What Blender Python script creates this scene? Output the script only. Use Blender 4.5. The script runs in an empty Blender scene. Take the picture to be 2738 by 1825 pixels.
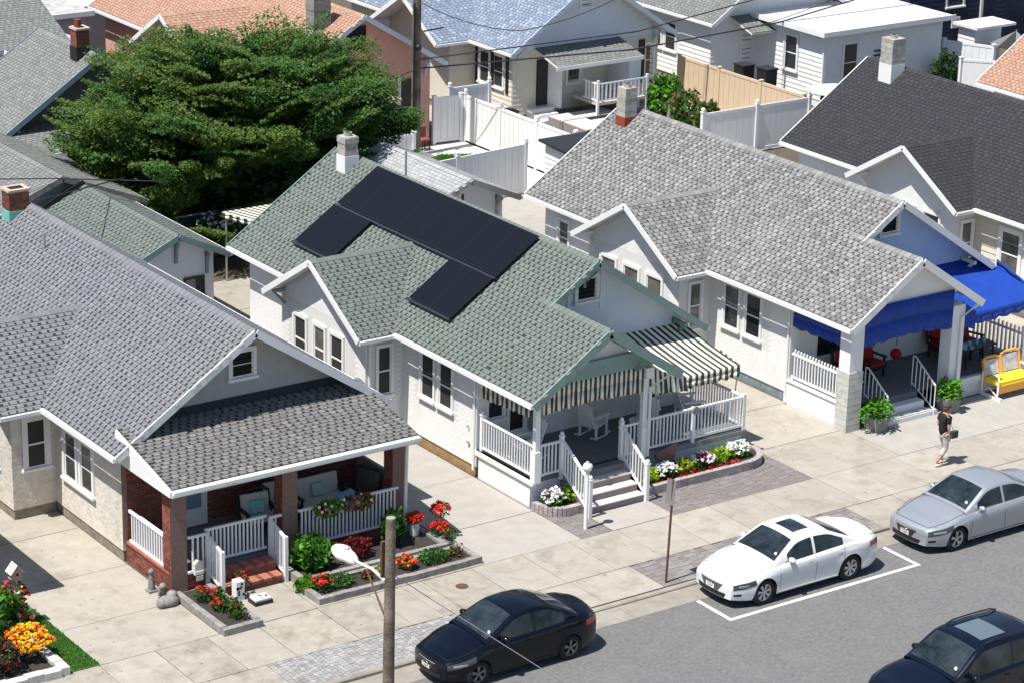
import bpy, math, random
from mathutils import Vector, Matrix
random.seed(7)
R=random.random
def U(a,b): return a+(b-a)*random.random()
rad=math.radians
V=Vector
scn=bpy.context.scene
col=scn.collection
# ---------------------------------------------------------------- camera
cam=bpy.data.cameras.new('camera'); camo=bpy.data.objects.new('camera',cam); col.objects.link(camo)
yaw,pit,rol,F=0.61561473,0.33491184,0.02353272,7058.9565
f_=V((math.sin(yaw)*math.cos(pit),math.cos(yaw)*math.cos(pit),-math.sin(pit)))
r_=V((math.cos(yaw),-math.sin(yaw),0)); u_=r_.cross(f_)
r2=r_*math.cos(rol)+u_*math.sin(rol); u2=-r_*math.sin(rol)+u_*math.cos(rol)
mw=Matrix((r2,u2,-f_)).transposed().to_4x4(); mw.translation=V((-34.41,-49.59,26.89))
camo.matrix_world=mw
cam.sensor_width=36; cam.sensor_fit='HORIZONTAL'; cam.lens=36*F/2738; cam.clip_end=2000; cam.clip_start=1
scn.camera=camo
# ---------------------------------------------------------------- world and sun
SUNV=V((-.46,-.045,1)).normalized()      # towards the sun
el=math.asin(SUNV.z); az=math.atan2(SUNV.x,SUNV.y)
w=bpy.data.worlds.new('World'); scn.world=w; w.use_nodes=True
nt=w.node_tree; nt.nodes.clear()
sky=nt.nodes.new('ShaderNodeTexSky'); sky.sky_type='NISHITA'; sky.sun_disc=False
sky.sun_elevation=el; sky.sun_rotation=az; sky.altitude=30; sky.air_density=1.0; sky.dust_density=0.6; sky.ozone_density=1.2
bg=nt.nodes.new('ShaderNodeBackground'); bg.inputs[1].default_value=0.088
wo=nt.nodes.new('ShaderNodeOutputWorld'); nt.links.new(sky.outputs[0],bg.inputs[0]); nt.links.new(bg.outputs[0],wo.inputs[0])
sl=bpy.data.lights.new('sun','SUN'); sl.energy=5.0; sl.angle=rad(.53); sl.color=(1,.96,.89)
so=bpy.data.objects.new('sun',sl); col.objects.link(so); so.rotation_euler=SUNV.to_track_quat('Z','Y').to_euler(); so.location=(0,0,60)
scn.view_settings.view_transform='Standard'; scn.view_settings.look='None'; scn.view_settings.exposure=0.60; scn.view_settings.gamma=1
scn.view_settings.use_curve_mapping=False
# ---------------------------------------------------------------- materials
def M(name,c,rough=.8,ns=0,na=.15,bs=0,bst=.3,metal=0,coat=0,c2=None,rand=0,spec=.4,alpha=None,stain=0,sc=(.3,.27,.22),spot=0,spc=(.05,.045,.04),st_s=.9):
    m=bpy.data.materials.new(name); m.use_nodes=True; t=m.node_tree; p=t.nodes['Principled BSDF']
    N=t.nodes.new; Lk=t.links.new
    p.inputs['Base Color'].default_value=(*c,1); p.inputs['Roughness'].default_value=rough; p.inputs['Metallic'].default_value=metal
    p.inputs['Coat Weight'].default_value=coat; p.inputs['Coat Roughness'].default_value=.03; p.inputs['Specular IOR Level'].default_value=spec
    g=N('ShaderNodeNewGeometry'); out=None
    if ns:
        n=N('ShaderNodeTexNoise'); n.inputs['Scale'].default_value=ns; n.inputs['Detail'].default_value=6; n.inputs['Roughness'].default_value=.65; Lk(g.outputs['Position'],n.inputs['Vector'])
        r=N('ShaderNodeValToRGB'); r.color_ramp.elements[0].position=.32; r.color_ramp.elements[1].position=.68
        a=c2 or tuple(x*(1-na) for x in c); b=tuple(min(1,x*(1+na)) for x in c) if not c2 else c
        r.color_ramp.elements[0].color=(*a,1); r.color_ramp.elements[1].color=(*b,1); Lk(n.outputs['Fac'],r.inputs['Fac']); out=r.outputs['Color']
    if stain:
        n=N('ShaderNodeTexNoise'); n.inputs['Scale'].default_value=st_s; n.inputs['Detail'].default_value=9; n.inputs['Roughness'].default_value=.75; Lk(g.outputs['Position'],n.inputs['Vector'])
        r=N('ShaderNodeValToRGB'); r.color_ramp.elements[0].position=.5; r.color_ramp.elements[1].position=.72; r.color_ramp.elements[0].color=(0,0,0,1); r.color_ramp.elements[1].color=(stain,)*3+(1,)
        Lk(n.outputs['Fac'],r.inputs['Fac']); x=N('ShaderNodeMix'); x.data_type='RGBA'; Lk(r.outputs['Color'],x.inputs[0])
        if out: Lk(out,x.inputs[6])
        else: x.inputs[6].default_value=(*c,1)
        x.inputs[7].default_value=(*sc,1); out=x.outputs[2]
    if spot:
        n=N('ShaderNodeTexVoronoi'); n.inputs['Scale'].default_value=spot; n2=N('ShaderNodeTexNoise'); n2.inputs['Scale'].default_value=spot*5; Lk(g.outputs['Position'],n.inputs['Vector']); Lk(g.outputs['Position'],n2.inputs['Vector'])
        ad=N('ShaderNodeMath'); ad.operation='MULTIPLY_ADD'; ad.inputs[1].default_value=.22; Lk(n2.outputs['Fac'],ad.inputs[0]); Lk(n.outputs['Distance'],ad.inputs[2])
        r=N('ShaderNodeValToRGB'); r.color_ramp.elements[0].position=.15; r.color_ramp.elements[1].position=.21; r.color_ramp.elements[0].color=(.75,.75,.75,1); r.color_ramp.elements[1].color=(0,0,0,1); Lk(ad.outputs[0],r.inputs['Fac'])
        x=N('ShaderNodeMix'); x.data_type='RGBA'; Lk(r.outputs['Color'],x.inputs[0]); Lk(out,x.inputs[6]); x.inputs[7].default_value=(*spc,1); out=x.outputs[2]
    if rand:
        oi=N('ShaderNodeObjectInfo'); mp=N('ShaderNodeMapRange'); mp.inputs[3].default_value=1-rand; mp.inputs[4].default_value=1+rand*.6; Lk(oi.outputs['Random'],mp.inputs[0])
        h=N('ShaderNodeHueSaturation'); Lk(mp.outputs[0],h.inputs['Value'])
        if out: Lk(out,h.inputs['Color'])
        else: h.inputs['Color'].default_value=(*c,1)
        out=h.outputs['Color']
    if out: Lk(out,p.inputs['Base Color'])
    if bs:
        n=N('ShaderNodeTexNoise'); n.inputs['Scale'].default_value=bs; n.inputs['Detail'].default_value=5; Lk(g.outputs['Position'],n.inputs['Vector'])
        b=N('ShaderNodeBump'); b.inputs['Strength'].default_value=bst; b.inputs['Distance'].default_value=.02; Lk(n.outputs['Fac'],b.inputs['Height']); Lk(b.outputs['Normal'],p.inputs['Normal'])
    return m
def glassm(name,c=(.012,.016,.022),rough=.04,c2=None,ns=0):
    return M(name,c,rough,ns=ns,c2=c2,spec=.7,coat=.4)
def leafm(name,c,tr=.35):
    m=M(name,c,.6,ns=2.0,na=.3,spec=.25); t=m.node_tree; p=t.nodes['Principled BSDF']
    tb=t.nodes.new('ShaderNodeBsdfTranslucent'); tb.inputs[0].default_value=(c[0]*1.5,c[1]*1.6,c[2]*.8,1); mx=t.nodes.new('ShaderNodeMixShader'); mx.inputs[0].default_value=tr
    o=t.nodes['Material Output']; t.links.new(p.outputs[0],mx.inputs[1]); t.links.new(tb.outputs[0],mx.inputs[2]); t.links.new(mx.outputs[0],o.inputs[0]); return m
m={}
m['white']=M('white_paint',(.72,.72,.715),.55,ns=1.5,na=.04,stain=.2,sc=(.5,.48,.44))
m['vinyl']=M('white_vinyl',(.75,.75,.75),.4,ns=.8,na=.03)
m['wbrick']=M('white_painted_brick',(.74,.74,.735),.7,ns=9,na=.03,stain=.35,sc=(.5,.48,.43),st_s=.6)
m['wmortar']=M('painted_mortar',(.62,.62,.61),.8)
m['conc']=M('concrete',(.33,.303,.262),.9,ns=2.2,na=.09,bs=60,bst=.12,stain=1.0,sc=(.215,.19,.155),rand=.09,spot=2.2,spc=(.12,.105,.09))
m['conc_old']=M('old_concrete',(.30,.275,.232),.9,ns=3,na=.16,bs=50,bst=.2,stain=.95,sc=(.15,.135,.11),rand=.08,spot=2.8,spc=(.10,.09,.075),st_s=1.4)
m['conc_new']=M('pale_concrete',(.33,.312,.285),.9,ns=2,na=.08,bs=60,bst=.12,stain=.4,sc=(.24,.225,.2),rand=.05)
m['gutterc']=M('gutter_concrete',(.26,.24,.205),.9,ns=3,na=.15,bs=40,bst=.2,stain=.8,sc=(.17,.16,.14),rand=.06)
m['asph']=M('asphalt',(.135,.134,.134),.92,ns=11,na=.24,bs=90,bst=.5,stain=.6,sc=(.175,.172,.166),spot=2.6,spc=(.05,.05,.05),st_s=1.3)
m['line']=M('road_paint',(.66,.66,.64),.7,ns=18,na=.2,stain=.9,sc=(.3,.3,.3),st_s=6)
m['soil']=M('joint_soil',(.085,.07,.055),.95,ns=6,na=.3)
m['mulch']=M('dark_mulch',(.035,.03,.026),.95,ns=30,na=.5,bs=40,bst=.8)
m['pvA']=M('paver_grey',(.30,.285,.275),.9,ns=20,na=.12,rand=.25)
m['pvB']=M('paver_light',(.36,.36,.365),.9,ns=20,na=.12,rand=.28)
m['stucco']=M('pale_stucco',(.60,.565,.51),.9,ns=5,na=.12,bs=9,bst=1.2,stain=.9,sc=(.42,.36,.28))
m['gablep3']=M('light_blue_paint',(.42,.55,.76),.85,ns=2,na=.05)  # gable colour carries painted blue shade and bounce from the blue awning
m['gablep']=M('pale_blue_grey_paint',(.60,.65,.73),.85,ns=2,na=.05,bs=30,bst=.1)  # white gable with bluish shade tinted into its base colour
m['gstucco']=M('grey_stucco',(.36,.36,.345),.9,ns=3,na=.07,bs=30,bst=.3)
m['wstucco']=M('white_stucco',(.68,.69,.70),.85,ns=3,na=.04,bs=30,bst=.15)
m['teal']=M('grey_green_paint',(.20,.285,.265),.6,ns=3,na=.08)
m['brick']=M('red_brick',(.225,.068,.048),.9,ns=12,na=.3,rand=.3)
m['brickB']=M('red_brick_dark',(.15,.05,.04),.9,ns=12,na=.3,rand=.3)
m['mortar']=M('mortar',(.20,.13,.11),.95,ns=12,na=.2)
m['found']=M('foundation_stone',(.22,.19,.155),.95,ns=4,na=.35,bs=20,bst=.6)
m['glass']=glassm('window_glass',(.02,.022,.024),.06)
m['glassb']=glassm('window_glass_with_blind',(.15,.145,.135),.2,c2=(.05,.05,.048),ns=3)
m['screen']=M('window_screen',(.035,.036,.036),.6,spec=.2)
m['black']=M('black_trim',(.012,.012,.013),.5)
m['blackpl']=M('black_plastic',(.02,.02,.022),.6)
m['solar']=M('solar_cell',(.006,.0065,.010),.4,ns=30,na=.08,coat=.03,spec=.15)
m['solarf']=M('solar_frame',(.045,.048,.06),.3,metal=.7)
m['navy']=M('blue_awning',(.003,.04,.29),.75,ns=2,na=.12)
m['strB']=M('awning_black_stripe',(.045,.05,.04),.8,ns=3,na=.2)
m['strW']=M('awning_cream_stripe',(.68,.68,.58),.8)
m['deckc']=M('grey_deck',(.13,.14,.15),.7,ns=3,na=.12)
m['tread']=M('pale_tread',(.52,.48,.46),.8,ns=5,na=.08)
m['riser']=M('grey_riser',(.22,.19,.19),.8)
m['btread']=M('brick_tread',(.33,.13,.08),.9,ns=14,na=.25)
m['block']=M('grey_block',(.24,.225,.215),.9,ns=7,na=.25,bs=40,bst=.4,rand=.12)
m['cblock']=M('concrete_block',(.36,.345,.315),.95,ns=5,na=.3,bs=25,bst=.6,rand=.12)
m['cblockr']=M('rough_block',(.5,.49,.46),.95,ns=5,na=.15,bs=22,bst=.9,rand=.06)
m['pblock']=M('planter_block',(.34,.3,.29),.9,ns=9,na=.2,bs=40,bst=.5,rand=.15)
m['tealfl']=M('teal_flashing',(.16,.42,.36),.5,ns=6,na=.15)
m['metal']=M('galvanised_metal',(.45,.45,.45),.45,metal=.8)
m['rust']=M('rusty_steel',(.10,.05,.035),.8,ns=20,na=.4)
m['woodpole']=M('weathered_pole',(.15,.125,.10),.95,ns=2.2,na=.55,bs=25,bst=1.0,stain=.9,sc=(.055,.042,.032),st_s=2.5)
m['woodgrey']=M('grey_timber',(.25,.235,.215),.95,ns=5,na=.3,bs=40,bst=.6)
m['wire']=M('cable',(.03,.03,.035),.6)
m['grass']=leafm('grass_blades',(.06,.17,.02),.35)
m['grassb']=M('grass_soil',(.04,.10,.018),.95,ns=5,na=.3)
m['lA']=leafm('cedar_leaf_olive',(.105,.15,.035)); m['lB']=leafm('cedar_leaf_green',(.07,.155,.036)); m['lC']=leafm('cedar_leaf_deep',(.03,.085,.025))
m['fern']=leafm('fern_leaf',(.10,.27,.015)); m['lG']=leafm('garden_leaf',(.05,.16,.02)); m['lD']=leafm('dark_garden_leaf',(.02,.06,.012)); m['lY']=leafm('lime_leaf',(.32,.42,.02)); m['lR']=leafm('maroon_leaf',(.13,.012,.014))
for k,c in dict(red=(.62,.018,.014),orange=(.85,.16,.03),yel=(.85,.5,.02),white_fl=(.8,.8,.78),pink=(.62,.03,.22),cream_fl=(.75,.62,.5),purple=(.35,.12,.3)).items(): m['f'+k]=M('petal_'+k,c,.7,spec=.2)
m['bark']=M('bark',(.06,.045,.035),.95,ns=5,na=.3)
m['shadow_open']=M('dark_opening',(.012,.012,.012),.9)
def shset(pre,base,tones,rough=.95):
    return [M(pre+'_underlay',base,rough,ns=25,na=.15)]+[M(pre+'_tab%d'%i,c,rough,ns=16,na=.13,stain=.3,sc=tuple(x*.82 for x in c)) for i,c in enumerate(tones)]
SH={}
SH['grey']=shset('grey_shingle',(0.022,0.023,0.026),[(0.162,0.166,0.181),(0.153,0.156,0.171),(0.175,0.177,0.191),(0.142,0.147,0.160)])
SH['green']=shset('green_shingle',(0.022,0.028,0.025),[(0.127,0.147,0.136),(0.120,0.140,0.129),(0.134,0.154,0.143),(0.113,0.133,0.122)])
SH['lgrey']=shset('light_grey_shingle',(0.052,0.052,0.052),[(0.209,0.208,0.206),(0.182,0.180,0.179),(0.246,0.244,0.243),(0.140,0.139,0.138)])
SH['dark']=shset('charcoal_shingle',(0.020,0.020,0.024),[(0.034,0.034,0.039),(0.030,0.030,0.035),(0.038,0.038,0.044),(0.028,0.028,0.033)])
SH['porch']=shset('brownish_grey_shingle',(0.022,0.022,0.022),[(0.150,0.147,0.145),(0.139,0.137,0.137),(0.178,0.174,0.172),(0.132,0.129,0.129)])
SH['orange']=shset('orange_shingle',(0.240,0.112,0.064),[(0.364,0.225,0.165),(0.341,0.207,0.152),(0.394,0.250,0.187),(0.319,0.192,0.141)])
SH['blue']=shset('blue_shingle',(0.102,0.132,0.196),[(0.204,0.244,0.316),(0.179,0.215,0.284),(0.270,0.312,0.387),(0.156,0.188,0.251)])
SH['white']=shset('pale_shingle',(0.272,0.281,0.289),[(0.315,0.321,0.327),(0.289,0.295,0.301),(0.349,0.355,0.361),(0.272,0.278,0.284)])
SH['old']=shset('old_grey_shingle',(.102,.109,.105),[(.177,.184,.177),(.160,.167,.160),(.197,.204,.197),(.143,.150,.146)])
# ---------------------------------------------------------------- objects
def T(name,label,cat,loc=(0,0,0),group=None):
    o=bpy.data.objects.new(name,None); col.objects.link(o); o.location=loc; o.empty_display_size=.3
    o['label']=label; o['category']=cat
    if group: o['group']=group
    return o
def tag(o,label,cat,group=None):
    o['label']=label; o['category']=cat
    if group: o['group']=group
    return o
def S(name,label=None):
    o=bpy.data.objects.new(name,None); col.objects.link(o); o['kind']='structure'
    if label: o['label']=label
    return o
def attach(o,parent):
    if parent is None: return
    L=V((0,0,0)); p=parent; Mx=Matrix.Identity(4)
    o.parent=parent; o.matrix_parent_inverse=Matrix.Translation(-woff(parent))
def woff(p):
    v=V(p.location)
    if p.type!='EMPTY' or p.parent: v=V((0,0,0))
    return v
def link(name,me,parent=None,loc=None,mat4=None):
    o=bpy.data.objects.new(name,me); col.objects.link(o)
    if mat4 is not None: o.matrix_basis=mat4
    elif loc is not None: o.location=loc
    attach(o,parent); return o
class MB:
    def __init__(s): s.v=[];s.f=[];s.mi=[];s.sm=[]
    def face(s,pts,mi=0,sm=False):
        b=len(s.v); s.v+=[tuple(p) for p in pts]; s.f.append(tuple(range(b,b+len(pts)))); s.mi.append(mi); s.sm.append(sm); return s
    def mesh(s,vs,fs,mi=0,sm=False):
        b=len(s.v); s.v+=[tuple(p) for p in vs]
        for f in fs: s.f.append(tuple(b+i for i in f)); s.mi.append(mi); s.sm.append(sm)
        return s
    def box(s,x0,x1,y0,y1,z0,z1,mi=0):
        v=[(x0,y0,z0),(x1,y0,z0),(x1,y1,z0),(x0,y1,z0),(x0,y0,z1),(x1,y0,z1),(x1,y1,z1),(x0,y1,z1)]
        return s.mesh(v,[(0,3,2,1),(4,5,6,7),(0,1,5,4),(1,2,6,5),(2,3,7,6),(3,0,4,7)],mi)
    def obox(s,O,u,v,n,a,b,c,mi=0):   # corner O, axes u,v,n, lengths a,b,c
        O=V(O);u=V(u)*a;v=V(v)*b;n=V(n)*c
        P=[O,O+u,O+u+v,O+v,O+n,O+u+n,O+u+v+n,O+v+n]
        return s.mesh(P,[(0,3,2,1),(4,5,6,7),(0,1,5,4),(1,2,6,5),(2,3,7,6),(3,0,4,7)],mi)
    def beam(s,p,q,w,h,mi=0,up=(0,0,1)):
        p=V(p);q=V(q);d=(q-p);L=d.length;d.normalize();up=V(up)
        if abs(d.dot(up))>.98: up=V((0,1,0))
        sd=d.cross(up).normalized(); u=sd.cross(d).normalized()
        return s.obox(p-sd*w/2-u*h/2,d,sd,u,L,w,h,mi)
    def prism(s,pts,ax,a,b,mi=0):     # pts 2D in the other two axes
        def P(p,t): return (t,p[0],p[1]) if ax=='x' else ((p[0],t,p[1]) if ax=='y' else (p[0],p[1],t))
        n=len(pts); vs=[P(p,a) for p in pts]+[P(p,b) for p in pts]
        fs=[tuple(range(n)),tuple(reversed(range(n,2*n)))]+[(i,i+n,(i+1)%n+n,(i+1)%n) for i in range(n)]
        return s.mesh(vs,fs,mi)
    def tube(s,pts,r,n=8,mi=0,cap=True,sm=True):
        pts=[V(p) for p in pts]; rr=r if isinstance(r,(list,tuple)) else [r]*len(pts); vs=[]; fs=[]
        for i,p in enumerate(pts):
            d=(pts[min(i+1,len(pts)-1)]-pts[max(i-1,0)]).normalized(); a=V((0,0,1)) if abs(d.z)<.9 else V((1,0,0))
            x=d.cross(a).normalized(); y=d.cross(x)
            for k in range(n): t=2*math.pi*k/n; vs.append(p+(x*math.cos(t)+y*math.sin(t))*rr[i])
        for i in range(len(pts)-1):
            for k in range(n): fs.append((i*n+k,i*n+(k+1)%n,(i+1)*n+(k+1)%n,(i+1)*n+k))
        s.mesh(vs,fs,mi,sm)
        if cap: s.mesh(vs,[tuple(range(n)),tuple(reversed(range((len(pts)-1)*n,len(pts)*n)))],mi)
        return s
    def ball(s,c,r,n=10,mi=0,sz=(1,1,1)):
        vs=[];fs=[];h=n//2+1
        for i in range(h+1):
            a=math.pi*i/h
            for k in range(n): t=2*math.pi*k/n; vs.append((c[0]+r*sz[0]*math.sin(a)*math.cos(t),c[1]+r*sz[1]*math.sin(a)*math.sin(t),c[2]+r*sz[2]*math.cos(a)))
        for i in range(h):
            for k in range(n): fs.append((i*n+k,(i+1)*n+k,(i+1)*n+(k+1)%n,i*n+(k+1)%n))
        return s.mesh(vs,fs,mi,True)
    def me(s,name,mats):
        me=bpy.data.meshes.new(name); me.from_pydata(s.v,[],s.f)
        for k in (mats if isinstance(mats,(list,tuple)) else [mats]): me.materials.append(m[k] if isinstance(k,str) else k)
        me.polygons.foreach_set('material_index',s.mi); me.polygons.foreach_set('use_smooth',s.sm); me.update(); return me
    def build(s,name,mats,parent=None,weld=False,kind=None,label=None):
        o=link(name,s.me(name,mats),parent)
        if kind: o['kind']=kind
        if label: o['label']=label
        return o
def dup(o,loc=None,rz=None,parent=None,name=None):
    c=o.copy(); col.objects.link(c)
    if parent is not None: c.parent=parent
    for ch in list(o.children): dup(ch,parent=c)
    if loc is not None: c.location=loc
    if rz is not None: c.rotation_euler=(0,0,rz)
    return c
def frame4(O,u,v,n):
    M4=Matrix((V(u).normalized(),V(v).normalized(),V(n).normalized())).transposed().to_4x4(); M4.translation=V(O); return M4
# tab meshes for shingles, one per tone
_tab={}
def tabmesh(key,i,w,h,t):
    k=(key,i,w,h)
    if k not in _tab:
        b=MB(); b.mesh([(0,0,-.004),(w,0,-.004),(w,h,-.004),(0,h,-.004),(0,0,t),(w,0,t),(w,h,.003),(0,h,.003)],[(4,5,6,7),(0,1,5,4),(1,2,6,5),(3,0,4,7)])
        _tab[k]=b.me('shingle',[SH[key][1+i]])
    return _tab[k]
def slope(parent,P0,P1,P2,key,nind=0,th=.09,e=.142,pitch=.232,tw=.158,under='white',first='u0',dots=True):
    """roof plane: P0-P1 the eave, P2 the ridge point above P0; shingled, with nind single shingles"""
    P0,P1,P2=V(P0),V(P1),V(P2); u=(P1-P0); lu=u.length; u.normalize(); v=(P2-P0); lv=v.length; v.normalize(); n=u.cross(v)
    flip=n.z<0
    if flip: n=-n
    b=MB(); b.obox(P0-n*th,u,v,n,lu,lv,th-.012)
    b.build('roof_deck',under,parent)
    b=MB(); nc=int(lv/e); e=lv/nc
    lm=2 if dots else 0
    for k in range(nc):
        a=P0+v*(k*e); c=P0+v*((k+1)*e+.01); h=a+v*(e*.62)
        b.face([a+n*.010,a+u*lu+n*.010,h+u*lu+n*.006,h+n*.006],0); b.face([h+n*.006,h+u*lu+n*.006,c+u*lu,c],lm); b.face([a-n*.01,a+u*lu-n*.01,a+u*lu+n*.010,a+n*.010],0)
    cand=[]
    for k in range(nc):
        x=(k%3)*pitch/3+U(0,.05)
        while x<lu-.02:
            ww=min(tw*U(.85,1.2),lu-x); q=random.choices((0,1,2,3),(5,4,2,2))[0]
            cand.append((x,k,ww,q)); x+=pitch*U(.94,1.06)
    cand.sort(key=lambda t:(t[0] if first=='u0' else lu-t[0]))
    for i,(x,k,ww,q) in enumerate(cand):
        O=P0+u*x+v*(k*e+.002)+n*.009
        if i<nind:
            M4=frame4(O,u,v,n) if not flip else frame4(O,u,v,n)
            link('shingle',tabmesh(key,q,tw,e*.93,.009),parent,mat4=M4)
        else:
            h=e*.93; A=O; B=O+u*ww; Cc=B+v*h-n*.006; D=A+v*h-n*.006; t=n*.009
            b.mesh([A-n*.004,B-n*.004,Cc-n*.004,D-n*.004,A+t,B+t,Cc+t,D+t],[(4,5,6,7),(0,1,5,4),(1,2,6,5),(3,0,4,7)],1+q)
    o=b.build('shingle_courses',SH[key],parent); o['kind']='stuff'
    return n
def caps(parent,A,B,key,w=.15,L=.22,sl=.66,ind=True):
    A,B=V(A),V(B); d=B-A; N=int(d.length/L); d.normalize(); sd=d.cross(V((0,0,1))).normalized(); dn=w*sl
    me={}
    bb=MB()
    for i in range(N):
        q=random.choice((0,0,1,2)); z0,z1=.035,.022
        P=[(0,-w,z0-dn),(0,0,z0),(0,w,z0-dn),(L*1.08,-w,z1-dn),(L*1.08,0,z1),(L*1.08,w,z1-dn),(0,-w,z0-dn-.02),(0,w,z0-dn-.02)]
        fs=[(0,1,4,3),(1,2,5,4),(0,6,7,2,1)]
        O=A+d*(i*L)
        if ind:
            if q not in me: b=MB(); b.mesh(P,fs); me[q]=b.me('ridge_cap',[SH[key][1+q]])
            link('ridge_cap',me[q],parent,mat4=frame4(O,d,-sd,V((0,0,1))))
        else: bb.mesh([O+d*p[0]-sd*p[1]+V((0,0,p[2])) for p in P],fs,q)
    if not ind: o=bb.build('ridge_caps',SH[key][1:],parent); o['kind']='stuff'
_br={}
def bricks(parent,P0,u,n,lu,lv,mats=('brick','brickB'),holes=(),nind=0,bw=.2,bh=.062,j=.012,t=None,z_end=False,gable=None,name='brick'):
    t=t or (.004 if mats[0]=='wbrick' else .010)
    P0,u,n=V(P0),V(u),V(n); v=V((0,0,1)); rows=int(lv/(bh+j)); lst=[]
    for r in range(rows):
        x=-(bw+j)/2*(r%2)
        while x<lu-.03:
            a=max(x,0.0); c=min(x+bw,lu); z=r*(bh+j)
            if c-a>.03 and not any(a<h[1]+.0 and c>h[0] and z<h[3] and z+bh>h[2] for h in holes) and (gable is None or gable((a+c)/2,z+bh)): lst.append((a,c,z))
            x+=bw+j
    if z_end: lst.sort(key=lambda q:-q[0])
    b=MB()
    for i,(a,c,z) in enumerate(lst):
        O=P0+u*a+v*z; k=random.randrange(len(mats)); tt=t*U(.6,1.1)
        if nind and i<nind and c-a>bw*.9:
            kk=(mats[k],bw,bh,t)
            if kk not in _br: q=MB(); q.mesh([(0,0,0),(bw,0,0),(bw,bh,0),(0,bh,0),(0,0,t),(bw,0,t),(bw,bh,t),(0,bh,t)],[(4,5,6,7),(0,1,5,4),(1,2,6,5),(2,3,7,6),(3,0,4,7)]); _br[kk]=q.me('brick',mats[k])
            link(name,_br[kk],parent,mat4=frame4(O,u,v,n))
        else:
            w=c-a; P=[O,O+u*w,O+u*w+v*bh,O+v*bh]; P=P+[p+n*tt for p in P]
            b.mesh(P,[(4,5,6,7),(0,1,5,4),(1,2,6,5),(2,3,7,6),(3,0,4,7)],k)
    if b.f: o=b.build('brickwork' if name=='brick' else 'blockwork',list(mats),parent); o['kind']='stuff'
def boards(parent,P0,u,n,lu,lv,mat,e=.15,holes=(),gable=None,ind=True):
    """overlapping clapboards"""
    P0,u,n=V(P0),V(u),V(n); v=V((0,0,1)); k=0; bb=MB()
    while k*e<lv-.02:
        z=k*e; segs=[(0,lu)]
        if gable: segs=[gable(z+e*.5)]
        for h in holes:
            if z<h[3] and z+e>h[2]:
                ns=[]
                for a,c in segs:
                    if h[0]>a: ns.append((a,min(c,h[0])))
                    if h[1]<c: ns.append((max(a,h[1]),c))
                segs=[q for q in ns if q[1]-q[0]>.03]
        for a,c in segs:
            if c-a<.04: continue
            b=MB() if ind else bb; O=P0+u*a+v*z; w=u*(c-a); h=min(e,lv-z)
            P=[O,O+w,O+w+v*h,O+v*h,O+n*.026,O+w+n*.026,O+w+v*h+n*.006,O+v*h+n*.006]
            b.mesh(P,[(4,5,6,7),(0,1,5,4),(1,2,6,5),(3,0,4,7)])
            if ind: b.build('clapboard',mat,parent)
        k+=1
    if not ind and bb.f: o=bb.build('clapboards',mat,parent); o['kind']='stuff'
def window(parent,P,u,n,w,h,trim='white',glass='glass',tw=.1,rail=True,cols=1,sill=True,d=.05,sash='white',blind=.0):
    """P bottom left corner of the glass opening on the wall face"""
    P,u,n=V(P),V(u),V(n); v=V((0,0,1)); b=MB()
    b.obox(P-u*tw-v*.02,u,v,n,tw,h+tw+.02,d); b.obox(P+u*w-v*.02,u,v,n,tw,h+tw+.02,d); b.obox(P+v*h+u*.0,u,v,n,w,tw,d+.004)
    fr=b.build('window',trim,parent)
    if sill: MB().obox(P-u*(tw+.03)-v*.08,u,v,n,w+2*tw+.06,.075,d+.05).build('sill',trim,fr)
    s=.035; cw=w/cols
    g=MB()
    for i in range(cols):
        O=P+u*(cw*i)
        sb=MB(); 
        for (a,bz,ww,hh) in ((0,0,s,h),(cw-s,0,s,h),(s,0,cw-2*s,s*1.3),(s,h-s,cw-2*s,s)): sb.obox(O+u*a+v*bz,u,v,n,ww,hh,.022)
        if rail: sb.obox(O+u*s+v*(h*.48),u,v,n,cw-2*s,s*1.2,.03)
        sb.build('sash',sash,fr)
        lo=[(s*1.3,h*.48-s*1.3)] if rail else [(s*1.3,h-s*2.3)]
        if rail: lo.append((h*.48+s*1.2,h*.52-s*2.2))
        for j,(z0,hh) in enumerate(lo):
            gg='glassb' if (rail and j==1 and R()<blind) else glass
            MB().obox(O+u*s+v*z0,u,v,n,cw-2*s,hh,.010).build('pane',gg,fr)
    return fr
# ---------------------------------------------------------------- ground
g=MB(); g.box(-160,220,-140,300,-.3,-.125); o=g.build('ground','soil'); o['kind']='structure'
g=MB(); g.box(-160,220,-4.35,-.0,-.125,-.119); 
def slabs(parent,x0,x1,y0,y1,nx,ny,mat,top=.0,th=.1,j=.020,name='slab',jit=.004):
    ys=ny if isinstance(ny,list) else [y0+(y1-y0)*i/ny for i in range(ny+1)]
    xs=nx if isinstance(nx,list) else [x0+(x1-x0)*i/nx for i in range(nx+1)]
    for a,b in zip(xs,xs[1:]):
        for c,d in zip(ys,ys[1:]):
            t=top+U(-jit,jit); bv=.006
            q=MB(); A=(a+j/2,c+j/2,b-j/2,d-j/2)
            q.mesh([(A[0],A[1],top-th),(A[2],A[1],top-th),(A[2],A[3],top-th),(A[0],A[3],top-th),
                    (A[0],A[1],t-bv),(A[2],A[1],t-bv),(A[2],A[3],t-bv),(A[0],A[3],t-bv),
                    (A[0]+bv,A[1]+bv,t),(A[2]-bv,A[1]+bv,t),(A[2]-bv,A[3]-bv,t),(A[0]+bv,A[3]-bv,t)],
                   [(0,1,5,4),(1,2,6,5),(2,3,7,6),(3,0,4,7),(4,5,9,8),(5,6,10,9),(6,7,11,10),(7,4,8,11),(8,9,10,11)])
            q.build(name,mat if isinstance(mat,str) else random.choice(mat),parent)
road=MB().box(-60,70,-13.2,-4.35,-.2,-.105).build('road','asph'); road['kind']='structure'
o=MB().box(-60,70,-40,-14.4,-.2,-.01).build('far_pavement','conc'); o['kind']='structure'
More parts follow.
